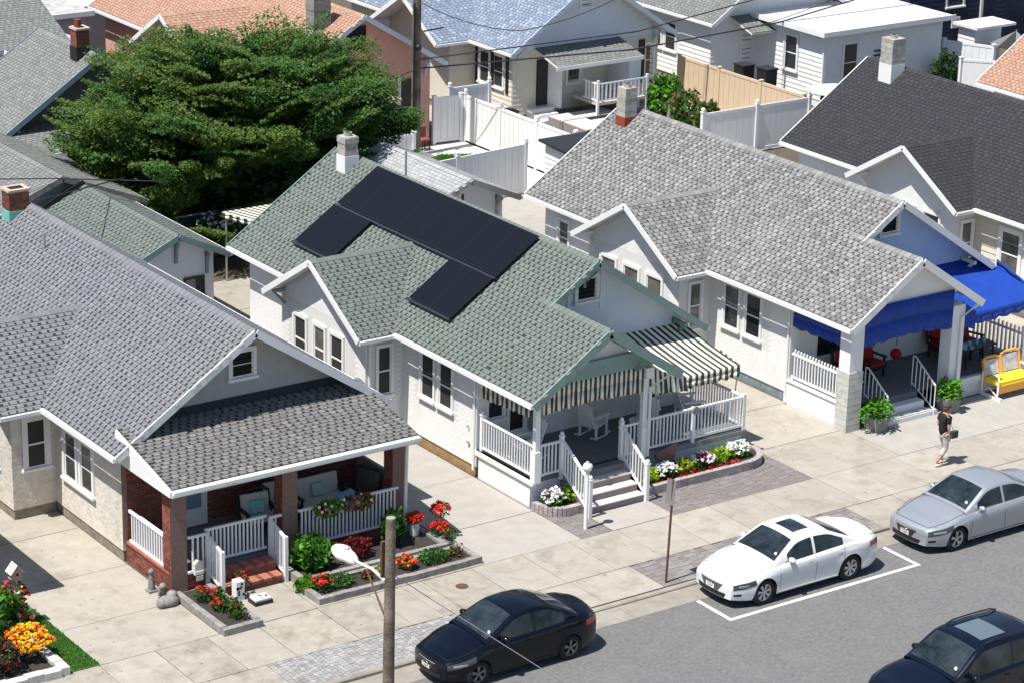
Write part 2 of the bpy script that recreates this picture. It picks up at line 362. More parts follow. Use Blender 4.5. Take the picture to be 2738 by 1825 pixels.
o=MB().box(-60,70,-14.4,-13.2,-.2,-.005).build('near_kerb','gutterc'); o['kind']='structure'
# painted parking box
for a,b,c,d in ((3.25,9.45,-5.68,-5.57),(3.25,3.36,-5.57,-4.36),(9.34,9.45,-5.57,-4.36)):
    o=MB().box(a,b,c,d,-.104,-.101).build('parking_line','line'); o['kind']='structure'
o=MB().box(-8.6,-6.2,-6.9,-6.78,-.104,-.101).build('parking_line','line'); o['kind']='structure'
base=S('sidewalk'); MB().box(-40,40,-3.44,40,-.12,-.022).build('bedding','soil',base)
xs=[-18.6,-17,-15.4,-13.8,-12.2,-10.62,-9.2,-7.85,-6.55,-4.87,-3.4,-2.5,-1.9,-.42,1.1,2.6,4.1,5.62,7.12,8.65,10.85,12.2,13.75,15.3,16.8,18.3,19.8,21.4,23,24.6,26.2,27.8,29.4,31,32.6,34.2,35.8,37.4,39,40.6]
slabs(base,0,0,-2,0,xs[:12],1,['conc_old','conc'],0)
slabs(base,0,0,-2,0,xs[11:14],1,['conc_old'],0)
slabs(base,0,0,-2,0,xs[13:],1,['conc'],0)
# furnishing strip
strip=S('kerbside_strip')
slabs(strip,-18,-7.4,-3.45,-2,7,1,'conc_old',0); slabs(strip,-2.3,3.0,-3.45,-2,[-2.3,-.3,1.2,3.0],1,'conc',0); slabs(strip,10.15,30,-3.45,-2,12,1,'conc',0)
def pavers(parent,x0,x1,y0,y1,mats,a=.2,b=.2,nind=150,inside=None,name='paver'):
    L=[]
    x=x0
    while x<x1-.06:
        w=a*random.choice((.7,1,1.35)); w=min(w,x1-x); y=y0
        while y<y1-.05:
            h=b*random.choice((.8,1,1.2)); h=min(h,y1-y)
            if inside is None or inside(x+w/2,y+h/2): L.append((x,y,w,h))
            y+=h
        x+=w
    L.sort(key=lambda q:(q[1]+.6*q[0]))
    b2=MB()
    for i,(x,y,w,h) in enumerate(L):
        k=random.randrange(len(mats)); j=.006; t=U(-.006,.002)
        q=MB() if i<nind else b2
        P=[(x+j,y+j,t-.05),(x+w-j,y+j,t-.05),(x+w-j,y+h-j,t-.05),(x+j,y+h-j,t-.05),(x+j,y+j,t-.008),(x+w-j,y+j,t-.008),(x+w-j,y+h-j,t-.008),(x+j,y+h-j,t-.008),(x+2*j,y+2*j,t),(x+w-2*j,y+2*j,t),(x+w-2*j,y+h-2*j,t),(x+2*j,y+h-2*j,t)]
        F_=[(0,1,5,4),(1,2,6,5),(2,3,7,6),(3,0,4,7),(4,5,9,8),(5,6,10,9),(6,7,11,10),(7,4,8,11),(8,9,10,11)]
        q.mesh(P,F_,0 if i<nind else k)
        if i<nind: q.build(name,mats[k],parent)
    if b2.f: o=b2.build('paver_field',list(mats),parent); o['kind']='stuff'
m['pvA']=M('paver_grey',(.245,.235,.23),.9,ns=20,na=.12,rand=.18); m['pvB']=M('paver_light',(.275,.27,.268),.9,ns=20,na=.12,rand=.15); m['pvC']=M('paver_dark',(.19,.185,.19),.9,ns=20,na=.2); m['pvD']=M('paver_brown',(.165,.150,.145),.9,ns=14,na=.15); m['pvE']=M('paver_brownish',(.19,.172,.168),.9,ns=14,na=.15); m['pvF']=M('paver_pale',(.32,.32,.32),.9,ns=14,na=.15)
MB().box(-7.4,-2.3,-3.45,-2,-.06,-.030).build('sand_bed','pvD',strip)
pavers(strip,-7.4,-2.3,-3.45,-2,['pvB','pvB','pvF','pvB','pvA'],.15,.12,300,inside=lambda x,y:x+(y+3.45)*.0>-7.4)
pavers(strip,3.0,10.15,-3.45,-2,['pvA','pvE','pvD'],.24,.2,0)
k=S('kerb')
for i in range(26):
    x=-22+i*2
    z=.0 if not(-3<x<2.2) else -.035
    q=MB(); q.prism([(-3.6,-.2),(-3.45,-.2),(-3.45,z),(-3.57,z),(-3.6,z-.03)],'x',x+.006,x+1.994); q.build('kerb_stone','gutterc',k)
gt=S('gutter'); 
for i in range(20): MB().box(-22+i*2.6+.006,-22+(i+1)*2.6-.006,-4.35,-3.6,-.2,-.097).build('slab','gutterc',gt)
# yards and driveways
fy=S('front_yards')
slabs(fy,0,0,0,0,[-12.2,-10.6],[6.0,8.6,11.5,15],'conc_old')
slabs(fy,0,0,0,0,[-10.6,-7.5],[0,2.1,4.7,7.4,10.2,13,16],'conc')
slabs(fy,0,0,0,0,[-7.5,-4.85],[0,2.54],'conc'); slabs(fy,0,0,0,0,[-4.85,-.02],[0,2.54],'conc_old')
slabs(fy,0,0,0,0,[-.02,3.0],[0,2.15,5,8,11,14,17,20,23.2],'conc_new')
slabs(fy,0,0,0,0,[4.0,6.0],[0,1.15],'conc_new')
MB().box(3.0,10.8,0,2.6,-.06,-.03).build('sand_bed','pvD',fy)
pavers(fy,3.0,10.8,0,2.5,['pvD','pvE','pvD'],.22,.2,300,inside=lambda x,y:not(3.98<x<6.02 and y<1.2))
slabs(fy,0,0,0,0,[10.8,14.0],[0,2.35,4.9,7.5,10,13,16,18.5],'conc')
slabs(fy,0,0,0,0,[14.0,16.9,18.4,20.5,25],[0,2.4],'conc_new')
slabs(fy,0,0,0,0,[21.6,25.6],[2.4,5,8,11,14,17,20],'conc'); slabs(fy,0,0,0,0,[25,28,31,34,37,40,43],[0,2.4,4.8],'conc'); slabs(fy,0,0,0,0,[33,37.5],[4.8,8,11,14,17,20],'conc_old')
slabs(fy,0,0,0,0,[3,6,9,12,14],[17.9,20.5,23.4],'conc')
slabs(fy,0,0,0,0,[17,20,22.4,25,28,31],[20,23.5,26.8],'conc_new')
# gravel yard, lawn at the back
o=MB().box(13,22.3,27.2,34.4,-.1,-.012).build('white_gravel_yard',M('white_gravel',(.62,.61,.58),.95,ns=9,na=.25,bs=30,bst=.8,stain=.8,sc=(.2,.18,.15))); o['kind']='structure'
o=MB().box(22.6,36,27.2,40,-.1,-.014).build('back_yard_paving','conc_new'); o['kind']='structure'
q=MB(); pts=[(19.3,31.6),(20.2,30.2),(21.9,30.0),(22.15,31.2),(21.6,32.3),(20.4,32.9),(19.6,32.7)]; q.prism(pts,'z',-.05,.02)
lw=q.build('back_lawn','grassb'); lw['kind']='structure'
def grass(name,inside,x0,x1,y0,y1,n,h=.06,mat='grass',label=None,cat=None):
    b=MB()
    for i in range(n):
        x,y=U(x0,x1),U(y0,y1)
        if not inside(x,y): continue
        a=U(0,6.28); wv=.012; hh=h*U(.6,1.3); dx,dy=math.cos(a)*wv,math.sin(a)*wv; lx,ly=U(-.03,.03),U(-.03,.03)
        b.face([(x-dx,y-dy,0),(x+dx,y+dy,0),(x+lx,y+ly,hh)])
    o=b.build(name,mat); o['kind']='stuff'; o['label']=label or name; o['category']='grass'; return o
def inpoly(x,y,P):
    c=False
    for i in range(len(P)):
        (a,b),(d,e)=P[i],P[i-1]
        if (b>y)!=(e>y) and x<(d-a)*(y-b)/(e-b)+a: c=not c
    return c
grass('lawn_grass',lambda x,y:inpoly(x,y,pts),19,22.4,29.8,33,9000,.12,label='small lawn of bright green grass by the white vinyl fence')
MB().box(-13.5,-10.6,.0,3.6,-.05,.015).build('front_lawn','grassb')['kind']='structure'
grass('front_grass',lambda x,y: x>-11.5 or y>1.2,-12.6,-10.6,.02,3.45,16000,.06,label='strip of short green grass beside the driveway at bottom left')
X_,Y_,Z_=V((1,0,0)),V((0,1,0)),V((0,0,1))
def bungalow(name,label,x0,key,W=6.85,yf=4.9,yb=17.2,rk=4.2,ez=3.2,sl=.66,wall='wstucco',fascia='white',gut='white',bay=True,porch=None,nind=300,found='found',gablemat=None,eavewall=3.0,bayy=(8.65,13.2),bayrk=-1.65,brick=None,right=True,bayfascia='white',bayd=1.2):
    t=T(name,label,'house',(x0,yf,0))
    hw=W/2+.45; xr=x0+W/2; rz=ez+sl*hw; xl,xR=x0-.45,x0+W+.45
    # walls: pentagon shell
    zt=ez+sl*.45-.1; pk=ez+sl*hw-.13
    MB().prism([(x0,.28),(x0+W,.28),(x0+W,zt),(xr,pk),(x0,zt)],'y',yf,yb).build('wall',wall,t)
    MB().box(x0+.03,x0+W-.03,yf+.03,yb-.03,-.1,.28).build('foundation',found,t)
    yr=yb+.5; y0=porch[1] if porch and porch[0]=='gable' else rk
    # left slope
    rz0=rz
    slope(t,(xl,yr,ez),(xl,rk,ez),(xr,yr,rz),key,nind=nind,first='u1')
    if right: slope(t,(xR,rk,ez),(xR,yr,ez),(xr,rk,rz),key,nind=0)
    caps(t,(xr,rk+.01,rz),(xr,yr,rz),key,sl=sl)
    # rakes, gutter
    d=.19
    for ex in (xl,xR):
        for yy in (rk-.02,yr+.02):
            e2=porch[2] if (porch and ex==xl and yy<yr) else ex
            MB().beam((e2,yy,ez-.07+sl*abs(e2-ex)),(xr,yy,rz-.07),.035,d).build('rake_board',fascia,t)
    for ex,sg in ((xl,-1),(xR,1)):
        a=rk if not(porch and porch[0]=='gable' and sg<0) else porch[1]
        segs=[(a,yr)]
        if bay and sg<0: segs=[(a,bayy[0]-.32),(bayy[1]+.45,yr)]
        for s0,s1 in segs:
            MB().box(min(ex,ex+sg*.1),max(ex,ex+sg*.1),s0,s1,ez-.14,ez-.03).build('gutter',gut,t)
    # soffit brackets on the gable
    for fx in (.0,.5,1.0):
        bx=x0+.25+(W-.5)*fx; bz=(ez+sl*(hw-abs(bx-xr)))-.2
        if fx in(0,1) or fascia=='teal': 
            q=MB(); q.beam((bx,yf,bz-.12),(bx,rk+.05,bz-.12),.09,.1); q.beam((bx,yf,bz-.62),(bx,rk+.12,bz-.14),.08,.08); q.beam((bx,yf-.04,bz-.75),(bx,yf-.04,bz-.05),.09,.08,up=(0,1,0)); q.build('bracket',fascia,t)
    if bay:
        bx=x0-bayd; b0,b1=bayy; bc=(b0+b1)/2-.02; bh=(b1-b0)/2+.35; brx=x0+bayrk; bsl=.60; bz=ez-.04; bpk=bz+bsl*bh
        MB().prism([(b0,.28),(b1,.28),(b1,bz+.1),(bc,bpk-.13),(b0,bz+.1)],'x',bx,x0+.5).build('bay_wall',wall,t)
        MB().box(bx+.03,x0,b0+.03,b1-.03,-.1,.28).build('foundation',found,t)
        xe=x0-.45+(bpk-ez)/sl+.25
        slope(t,(xe,bc-bh,bz),(brx,bc-bh,bz),(xe,bc,bpk),key,nind=0,first='u1')
        slope(t,(brx,bc+bh,bz),(xe,bc+bh,bz),(brx,bc,bpk),key,nind=0)
        caps(t,(brx+.01,bc,bpk),(xe-.2,bc,bpk),key,sl=bsl)
        for s_ in (-1,1): MB().beam((brx-.02,bc+s_*bh,bz-.06),(brx-.02,bc,bpk-.06),.035,.17).build('rake_board',bayfascia,t)
        MB().box(brx,x0-.45,bc-bh-.07,bc-bh,bz-.13,bz-.03).build('gutter',gut,t)
        for s_ in (-1,1):
            q=MB(); by=bc+s_*(bh-.5); q.beam((bx,by,bz+.08),(brx+.04,by,bz+.08),.09,.09); q.beam((bx,by,bz-.35),(brx+.1,by,bz+.05),.07,.07); q.build('bracket',fascia,t)
    return dict(t=t,x0=x0,W=W,xr=xr,rz=rz,xl=xl,xR=xR,ez=ez,sl=sl,yf=yf,yb=yb,bx=x0-1.2,rk=rk)
def frontwin(h,w=.62,hh=.62,z=4.42,x=None,trim='white',yo=.042):
    x=x if x is not None else h['xr']-w/2
    b=window(h['t'],(x,h['yf']-yo,z),X_,-Y_,w,hh,trim=trim,glass='shadow_open',tw=.1,rail=False,sash=trim)
    for i in range(5): MB().obox((x+.03,h['yf']-yo-.002,z+.06+i*hh/5.2),X_,V((0,-.5,.5)).normalized(),V((0,-.5,-.5)).normalized(),w-.06,.05,.01).build('louvre',('white' if i==2 and h['x0']<0 else 'black'),b)
def chimney(parent,x,y,w,d,z0,z1,z2,mat,fl,cap=True,nrow=.19,bwid=.4,flue=True,rough=False):
    """block chimney: flashing z0-z1, blocks z1-z2"""
    c=MB(); c.box(x-w/2-.02,x+w/2+.02,y-d/2-.02,y+d/2+.02,z0,z1); b=c.build('chimney_flashing',fl,parent)
    MB().box(x-w/2+.012,x+w/2-.012,y-d/2+.012,y+d/2-.012,z1-.1,z2-.01).build('chimney',mat if mat!='brick' else 'mortar',parent)
    z=z1; r=0; bm=MB(); lst=[]
    if mat=='brick':
        for (O,u,n,L) in (((x-w/2,y-d/2,z1),X_,-Y_,w),((x-w/2,y+d/2,z1),-Y_,-X_,d)):
            O=V(O)-n*.012; bricks(parent,O,u,n,L,z2-z1,('brick','brickB'),nind=0)
        MB().box(x-w/2-.03,x+w/2+.03,y-d/2-.03,y+d/2+.03,z2,z2+.07).build('chimney_cap',M('cap_pink',(.5,.36,.3),.9,ns=8,na=.2),parent)
        q=MB(); q.box(x-w/2+.1,x+w/2-.1,y-d/2+.1,y+d/2-.1,z2+.07,z2+.075); q.build('flue','shadow_open',parent)
    else:
        while z<z2-.05:
            h=min(nrow,z2-z)
            q=MB(); e=U(-.008,.012); q.box(x-w/2-e,x+w/2+e,y-d/2-e,y+d/2+e,z+.006,z+h-.006); q.build('block',mat,parent); z+=h
        if flue:
            q=MB(); q.tube([(x,y,z2-.02),(x,y,z2+.1)],.13,10); q.build('flue',mat,parent)
            MB().tube([(x,y,z2+.1),(x,y,z2+.104)],.1,10).build('flue_opening','shadow_open',parent)
def balustrade(parent,A,B,top=.92,bot=.1,sp=.115,w=.035,posts=(),mat='vinyl',picket=0,rail=.055,finial=True,ps=.1):
    """railing from A to B (both at floor level; may slope)"""
    A,B=V(A),V(B); d=B-A; L=V((d.x,d.y,0)).length; MB().beam(A+Z_*top,B+Z_*top,rail*1.2,rail).build('rail',mat,parent); MB().beam(A+Z_*bot,B+Z_*bot,rail,rail).build('rail',mat,parent)
    n=max(2,int(L/sp)); ud=V((d.x,d.y,0)).normalized()
    me=MB(); me.box(-w/2,w/2,-w/2,w/2,bot,top+picket-.0); 
    if picket: me.mesh([(-w/2,-w/2,top+picket),(w/2,-w/2,top+picket),(w/2,w/2,top+picket),(-w/2,w/2,top+picket),(0,0,top+picket+w)],[(0,1,4),(1,2,4),(2,3,4),(3,0,4)])
    md=me.me('baluster',mat)
    for i in range(1,n):
        p=A+d*(i/n); M4=Matrix.Rotation(math.atan2(ud.y,ud.x),4,'Z'); M4.translation=p
        link('baluster',md,parent,mat4=M4)
    for p,hh in posts:
        p=V(p); q=MB(); q.box(p.x-ps/2,p.x+ps/2,p.y-ps/2,p.y+ps/2,p.z-.05,p.z+hh)
        if finial: q.box(p.x-ps*.65,p.x+ps*.65,p.y-ps*.65,p.y+ps*.65,p.z+hh,p.z+hh+.03); q.ball((p.x,p.y,p.z+hh+.08),.06,8)
        q.build('newel_post',mat,parent)
def downspout(parent,pts,r=.04,mat='white'): MB().tube(pts,r,6,sm=False).build('downspout',mat,parent)
m['tanf']=M('tan_foundation',(.30,.19,.085),.9,ns=6,na=.25,stain=.6,sc=(.12,.09,.06))
m['chrome_dark']=M('dark_anodised_metal',(.16,.17,.2),.22,metal=.9)
# ================= house with solar panels (middle)
H2=bungalow('bungalow','white bungalow with green shingle roof, roof solar panels and striped awnings',3.05,'green',W=6.8,ez=3.2,fascia='teal',porch=('gable',1.7,4.85),wall='wmortar',found='tanf')
t=H2['t']
MB().prism([(3.0,2.98),(9.9,2.98),(9.9,3.38),(6.45,5.66),(3.0,3.38)],'y',4.87,4.899).build('gable_face','gablep',t)
MB().box(3.0,9.9,4.86,4.899,.7,2.98).build('front_wall','wstucco',t)
# left wall bricks
bricks(t,(3.05,8.65,.3),-Y_,-X_,3.74,2.95,('wbrick',),holes=[(.8,2.7,.95,2.9)],nind=300,z_end=True)
bricks(t,(3.05,17.2,.3),-Y_,-X_,4.0,2.95,('wbrick',),holes=[],nind=0)
bricks(t,(1.85,13.2,.3),-Y_,-X_,4.55,4.2,('wbrick',),holes=[(.5,4.0,.95,2.75)],gable=lambda a,z:z<3.05+.6*(2.6-abs(a-2.3))-.35)
bricks(t,(1.85,8.65,.3),X_,-Y_,1.2,2.9,('wbrick',),holes=[(.3,1.0,.9,2.6)])
MB().box(3.02,3.05,4.88,5.02,.3,3.1).build('corner_board','white',t)
for y in (7.62,6.72): window(t,(3.05,y+.0,1.5),-Y_,-X_,.6,1.25,glass='screen',tw=.09,blind=.6)
for y,c in ((12.45,.62),(11.35,.55),(10.45,.62)): window(t,(1.85,y,1.35),-Y_,-X_,c,1.3,glass='screen' if c>.6 else 'glassb',tw=.1)
window(t,(2.25,8.65,1.3),X_,-Y_,.42,1.4,glass='screen',tw=.08)
window(t,(2.1,13.35,1.6),X_,Y_,.5,1.1)
window(t,(3.05,14.6,1.8),-Y_,-X_,.42,.8,glass='glass',tw=.07)
frontwin(H2,.62,.62,4.43,x=6.22)
for bx_ in (5.95,7.05): MB().box(bx_-.05,bx_+.05,4.845,4.872,4.1,5.35).build('trim_board','wstucco',t)
chimney(t,6.05,16.45,.46,.46,5.1,5.85,6.45,'cblock','white')
MB().tube([(7.6,15.6,5),(7.6,15.6,5.95)],.035,8).build('vent_pipe','metal',t)
# front porch gable
pl,pr_,pz,ps_=2.6,7.38,3.2,.66; px_=(pl+pr_)/2; ppk=pz+ps_*(px_-pl)
slope(t,(pl,4.2,pz),(pl,1.7,pz),(px_,4.2,ppk),'green',nind=120,first='u1')
slope(t,(pr_,1.7,pz),(pr_,4.9,pz),(px_,1.7,ppk),'green')
MB().prism([(px_,ppk),(px_+2.5,ppk-.02),(px_+.9,ppk+.55)],'y',4.86,4.88).build('gable_filler','wstucco',t)
caps(t,(px_,1.7,ppk),(px_,4.87,ppk),'green')
for ex in (pl,pr_): MB().beam((ex,1.66,pz-.1),(px_,1.66,ppk-.1),.04,.24).build('rake_board','teal',t)
MB().prism([(3.05,3.4),(6.75,3.4),(px_,ppk-.28)],'y',2.2,2.28).build('porch_gable_face','wstucco',t)
MB().prism([(3.2,3.42),(6.75,3.42),(6.2,3.86),(3.85,3.86)],'y',2.04,2.16).build('header_beam','teal',t)
for bx_ in (3.7,6.2): MB().beam((bx_,2.2,3.3),(bx_,1.75,3.55),.08,.09).build('bracket','teal',t)
for x_ in (3.1,6.6):
    q=MB(); q.box(x_-.07,x_+.07,2.17,2.31,.75,3.2); q.box(x_-.1,x_+.1,2.14,2.34,.75,1.62); q.box(x_-.13,x_+.13,2.0,2.3,3.05,3.35); q.build('porch_post','vinyl',t)
MB().box(3.0,10.25,2.32,4.86,.70,.80).build('deck','deckc',t)
MB().box(3.05,10.2,2.4,4.8,-.05,.70).build('porch_base','wstucco',t)
MB().box(2.98,3.1,2.2,4.9,.66,.8).build('coping','white',t)
bricks(t,(3.05,4.8,.0),-Y_,-X_,2.4,.66,('wbrick',))
MB().box(6.2,10.3,2.3,2.42,.62,.76).build('deck_edge','block',t)
balustrade(t,(3.1,4.75,.8),(3.1,2.35,.8),posts=[((3.1,4.72,.8),1.02)])
balustrade(t,(3.2,2.3,.8),(3.9,2.3,.8)); balustrade(t,(5.85,2.3,.8),(6.5,2.3,.8))
balustrade(t,(6.7,2.36,.8),(10.15,2.36,.8),posts=[((10.2,2.36,.8),1.0),((8.4,2.34,.8),.98)],finial=False)
balustrade(t,(10.2,2.45,.8),(10.2,4.8,.8))
MB().tube([(8.4,2.26,1.72),(8.4,2.2,1.72)],.12,10,sm=False).build('porch_plaque','block',t)
for x_,yb_ in ((3.97,1.0),(5.93,1.12)):
    balustrade(t,(x_,2.25,.8),(x_,yb_,0.02),top=.95,bot=.12,posts=[((x_,2.3,.7),1.15),((x_,yb_,0),1.05)])
for i in range(4):
    z=.2*(i+1); y1=1.15+i*.3
    MB().box(4.02,5.88,y1+.02,2.4,z-.2,z-.03).build('riser','riser',t)
    MB().box(4.0,5.9,y1,y1+.32 if i<3 else 2.4,z-.03,z).build('tread','tread' if i<3 else 'deckc',t)
# front wall of the porch: door, window, shutters
for a,b_,c,d_,k in ((3.35,3.85,1.6,2.6,'glass'),(4.05,4.55,1.1,2.75,'black')): window(t,(a,4.86,c),X_,-Y_,b_-a,d_-c,glass=k,tw=.08)
MB().box(4.62,4.95,4.83,4.86,1.0,2.8).build('shutter','teal',t)
MB().box(7.0,8.0,4.83,4.86,.8,2.8).build('door','white',t)
downspout(t,[(2.98,4.95,3.1),(2.98,4.95,.2)]); downspout(t,[(7.3,2.0,3.05),(6.72,2.12,2.75),(6.7,2.12,.8)])
# solar panels
downspout(t,[(1.95,8.6,3.0),(1.95,8.6,.3)],.035); MB().box(2.93,3.04,10.2,10.5,1.1,1.6).build('meter_box','block',t)
for z_,l_ in ((1.35,.25),(.9,.5)): MB().tube([(3.0,5.3,z_),(3.0,5.3-l_*.2,z_)],.03,6).build('hose_bib','metal',t)
P_=lambda x,y:V((x,y,3.2+.66*(x-2.6)))
vs=V((1,0,.66)).normalized(); ns_=V((-.66,0,1)).normalized()
def panel(x,y,w,L):
    a=P_(x,y)+ns_*.11; b=MB(); b.obox(a,vs,Y_,ns_,L,w,.035); f=b.build('solar_panel','solarf',t)
    MB().obox(a+vs*.02+Y_*.02+ns_*.035,vs,Y_,ns_,L-.04,w-.04,.004).build('cell_sheet','solar',f)
L1=1.69
for i in range(8): panel(4.93,6.75+i*1.045,1.03,L1)
for i in range(2): panel(3.49,6.8+i*1.045,1.03,1.66); panel(3.49,13.07+i*1.045,1.03,1.66)
q=MB(); 
for (a,b_,c) in ((4.9,6.7,15.1),(3.47,6.78,8.9),(3.47,13.05,15.2)): q.obox(P_(a,b_)+ns_*.03-vs*.05,Y_,vs,ns_,c-b_,.05,.12)
q.build('panel_skirt','solarf',t)
for (a,b_,c) in ((4.9,6.7,15.1),(3.46,6.78,8.9),(3.46,13.05,15.2)): MB().tube([P_(a-.03,b_)+ns_*.13,P_(a-.03,c)+ns_*.13],.032,8).build('skirt_lip',m['chrome_dark'],t)
# ================= grey stucco house (left)
H1=bungalow('bungalow','grey shingled bungalow with pale cracked stucco and red brick porch',-7.52,'grey',W=6.85,ez=3.1,sl=.655,fascia='white',wall='stucco')
t=H1['t']
MB().prism([(-7.54,2.9),(-.65,2.9),(-.65,3.28),(-4.1,5.52),(-7.54,3.28)],'y',4.86,4.899).build('gable_face','gstucco',t)
for y in (8.02,7.1): window(t,(-7.52,y,1.2),-Y_,-X_,.62,1.25,glass='glass',tw=.12,sash='vinyl',blind=.9)
window(t,(-8.3,8.65,1.35),X_,-Y_,.52,1.3,tw=.13,glass='screen',sash='vinyl')
for y in (12.6,11.5,10.4): window(t,(-8.72,y,1.35),-Y_,-X_,.62,1.3,tw=.12)
frontwin(H1,.6,.66,4.25,x=-4.43)
chimney(t,-4.45,17.3,.62,.5,4.9,5.5,6.05,'brick','tealfl')
MB().tube([(-4.9,14.5,4.9),(-4.9,14.5,5.55)],.03,6).build('vent_pipe','metal',t)
# porch shed roof
pr=dict(x0=-7.62,x1=-.68,y0=2.05,y1=4.9,z0=2.92,z1=3.55)
slope(t,(pr['x0'],pr['y0'],pr['z0']),(pr['x1'],pr['y0'],pr['z0']),(pr['x0'],pr['y1'],pr['z1']),'porch',nind=120,first='u0')
MB().box(pr['x0']-.0,pr['x1'],pr['y0']-.04,pr['y0'],pr['z0']-.2,pr['z0']-.02).build('fascia','white',t)
MB().box(pr['x0'],pr['x1'],pr['y0']-.14,pr['y0']-.045,pr['z0']-.11,pr['z0']-.03).build('gutter','white',t)
MB().prism([(2.06,2.72),(4.88,2.72),(4.88,3.5),(2.06,2.86)],'x',-7.66,-7.6).build('porch_end_board','white',t)
MB().prism([(-7.15,3.5),(-1.05,3.5),(-1.45,3.76),(-6.75,3.76)],'y',4.81,4.86).build('wall_flashing',M('navy_flashing',(.012,.018,.035),.6),t)  # added dark strip, paints the gable overhang's shade band above the porch roof
# house number on the fascia
def text(s,loc,size,mat,parent,rot=(math.pi/2,0,0),name='lettering',ext=.004):
    c=bpy.data.curves.new(name,'FONT'); c.body=s; c.size=size; c.extrude=ext; c.align_x='CENTER'; c.align_y='CENTER'
    o=bpy.data.objects.new(name,c); col.objects.link(o); dg=bpy.context.evaluated_depsgraph_get(); me=bpy.data.meshes.new_from_object(o.evaluated_get(dg)); bpy.data.objects.remove(o); me.materials.clear(); me.materials.append(m[mat])
    o=bpy.data.objects.new(name,me); col.objects.link(o); o.location=loc; o.rotation_euler=rot; attach(o,parent); return o
text('2102',(-6.05,2.0,2.79),.12,'black',t,name='house_number')
MB().box(-7.52,-.67,4.86,4.9,.5,2.9).build('porch_back_wall','mortar',t)
bricks(t,(-7.4,4.86,.6),X_,-Y_,6.7,2.2,('brick','brickB'),holes=[(1.45,2.2,0,2.3),(2.7,3.9,.8,2.1),(4.3,5.3,.8,2.1)])
d=MB(); d.box(-5.95,-5.2,4.8,4.86,.55,2.7); d.build('door','white',t); MB().box(-5.86,-5.38,4.785,4.8,1.03,2.6).build('door_glass',M('blue_glass',(.16,.25,.33),.2),t)
window(t,(-4.6,4.86,1.5),X_,-Y_,1.0,1.1); window(t,(-3.0,4.86,1.5),X_,-Y_,.8,1.1)
MB().box(-7.38,-.74,2.54,4.86,.42,.5).build('porch_floor','deckc',t)
MB().box(-7.42,-.7,2.56,4.86,-.05,.42).build('porch_base','mortar',t)
bricks(t,(-7.42,4.9,0),-Y_,-X_,2.35,.5,('brick','brickB'),nind=60,z_end=True); bricks(t,(-7.42,2.56,0),X_,-Y_,6.7,.45,('brick','brickB'),nind=40)
MB().box(-7.46,-7.3,2.6,4.9,.48,.54).build('coping',M('terracotta',(.30,.10,.07),.9,ns=6,na=.2),t)
for x_ in (-7.44,-4.36,-1.16):
    MB().box(x_+.012,x_+.43,2.50,2.9,0,2.9).build('pillar_core','mortar',t)
    bricks(t,(x_+.0,2.512,0),X_,-Y_,.44,2.85,('brick','brickB'),nind=40); bricks(t,(x_+.012,2.92,0),-Y_,-X_,.42,2.85,('brick','brickB'),nind=40)
# side brick wall under the left end
bricks(t,(-7.3,4.8,2.0),-Y_,-X_,.4,.01,('brick',))
MB().box(-.78,-.68,2.9,4.9,.5,1.5).build('porch_side_wall','block',t)
balustrade(t,(-7.36,4.8,.54),(-7.36,2.95,.54),top=.82,bot=.02,w=.045,sp=.125,rail=.07)
balustrade(t,(-7.0,2.48,.42),(-6.45,2.48,.42),top=.98,bot=.06,w=.04)
balustrade(t,(-6.45,2.62,.5),(-4.75,2.62,.5),top=.93,bot=.1,w=.04,sp=.105)
balustrade(t,(-3.93,2.48,.42),(-1.0,2.48,.42),top=1.0,bot=.06,w=.04,sp=.105)
balustrade(t,(-4.75,2.45,.42),(-4.42,2.45,.42),top=1.02,bot=.06,w=.035)
for x_ in (-6.47,-4.72):
    balustrade(t,(x_,2.45,.42),(x_,1.75,.2),top=.95,bot=.0,posts=[((x_,2.46,.0),1.4),((x_,1.72,0),1.2)],finial=False,ps=.09)
for i in range(2):
    z=.25*(i+1)-.03; y1=1.72+i*.36
    MB().box(-6.4,-4.8,y1,2.5,z-.25,z-.06).build('riser','mortar',t)
    for j in range(15): MB().box(-6.4+j*.107,-6.4+j*.107+.1,y1-.02,y1+.36,z-.06,z).build('brick','btread' if j%3 else 'brick',t)
    bricks(t,(-6.4,y1,z-.24),X_,-Y_,1.6,.19,('brick','brickB'))
downspout(t,[(-.78,2.0,2.75),(-.86,2.3,2.6),(-.9,2.32,.25)],.045)
m['bluef']=M('blue_grey_foundation',(.17,.21,.23),.9,ns=5,na=.3)
# ================= light grey shingled house (right of centre)
H3=bungalow('bungalow','white brick bungalow with light grey roof and royal blue awnings',14.05,'lgrey',W=6.85,ez=3.22,sl=.655,fascia='white',porch=('gable',1.85,16.0),wall='wmortar',found='bluef')
t=H3['t']
MB().prism([(14.0,2.98),(20.95,2.98),(20.95,3.4),(17.48,5.66),(14.0,3.4)],'y',4.86,4.899).build('gable_face','gablep3',t)
MB().box(14.0,20.95,4.86,4.899,.6,2.98).build('front_wall','wstucco',t)
bricks(t,(14.05,8.65,.3),-Y_,-X_,3.74,2.95,('wbrick',),holes=[(.75,2.75,.95,2.9)],nind=300,z_end=True)
bricks(t,(14.05,17.2,.3),-Y_,-X_,4.0,2.95,('wbrick',))
bricks(t,(12.85,13.2,.3),-Y_,-X_,4.55,4.2,('wbrick',),holes=[(.5,4.0,.95,2.75)],gable=lambda a,z:z<3.05+.6*(2.6-abs(a-2.3))-.35)
for y in (7.95,6.95): window(t,(14.05,y,1.5),-Y_,-X_,.66,1.3,glass='glass',tw=.09,blind=.5)
for y in (12.5,11.35,10.2): window(t,(12.85,y,1.35),-Y_,-X_,.7,1.3,glass='glassb',tw=.1)
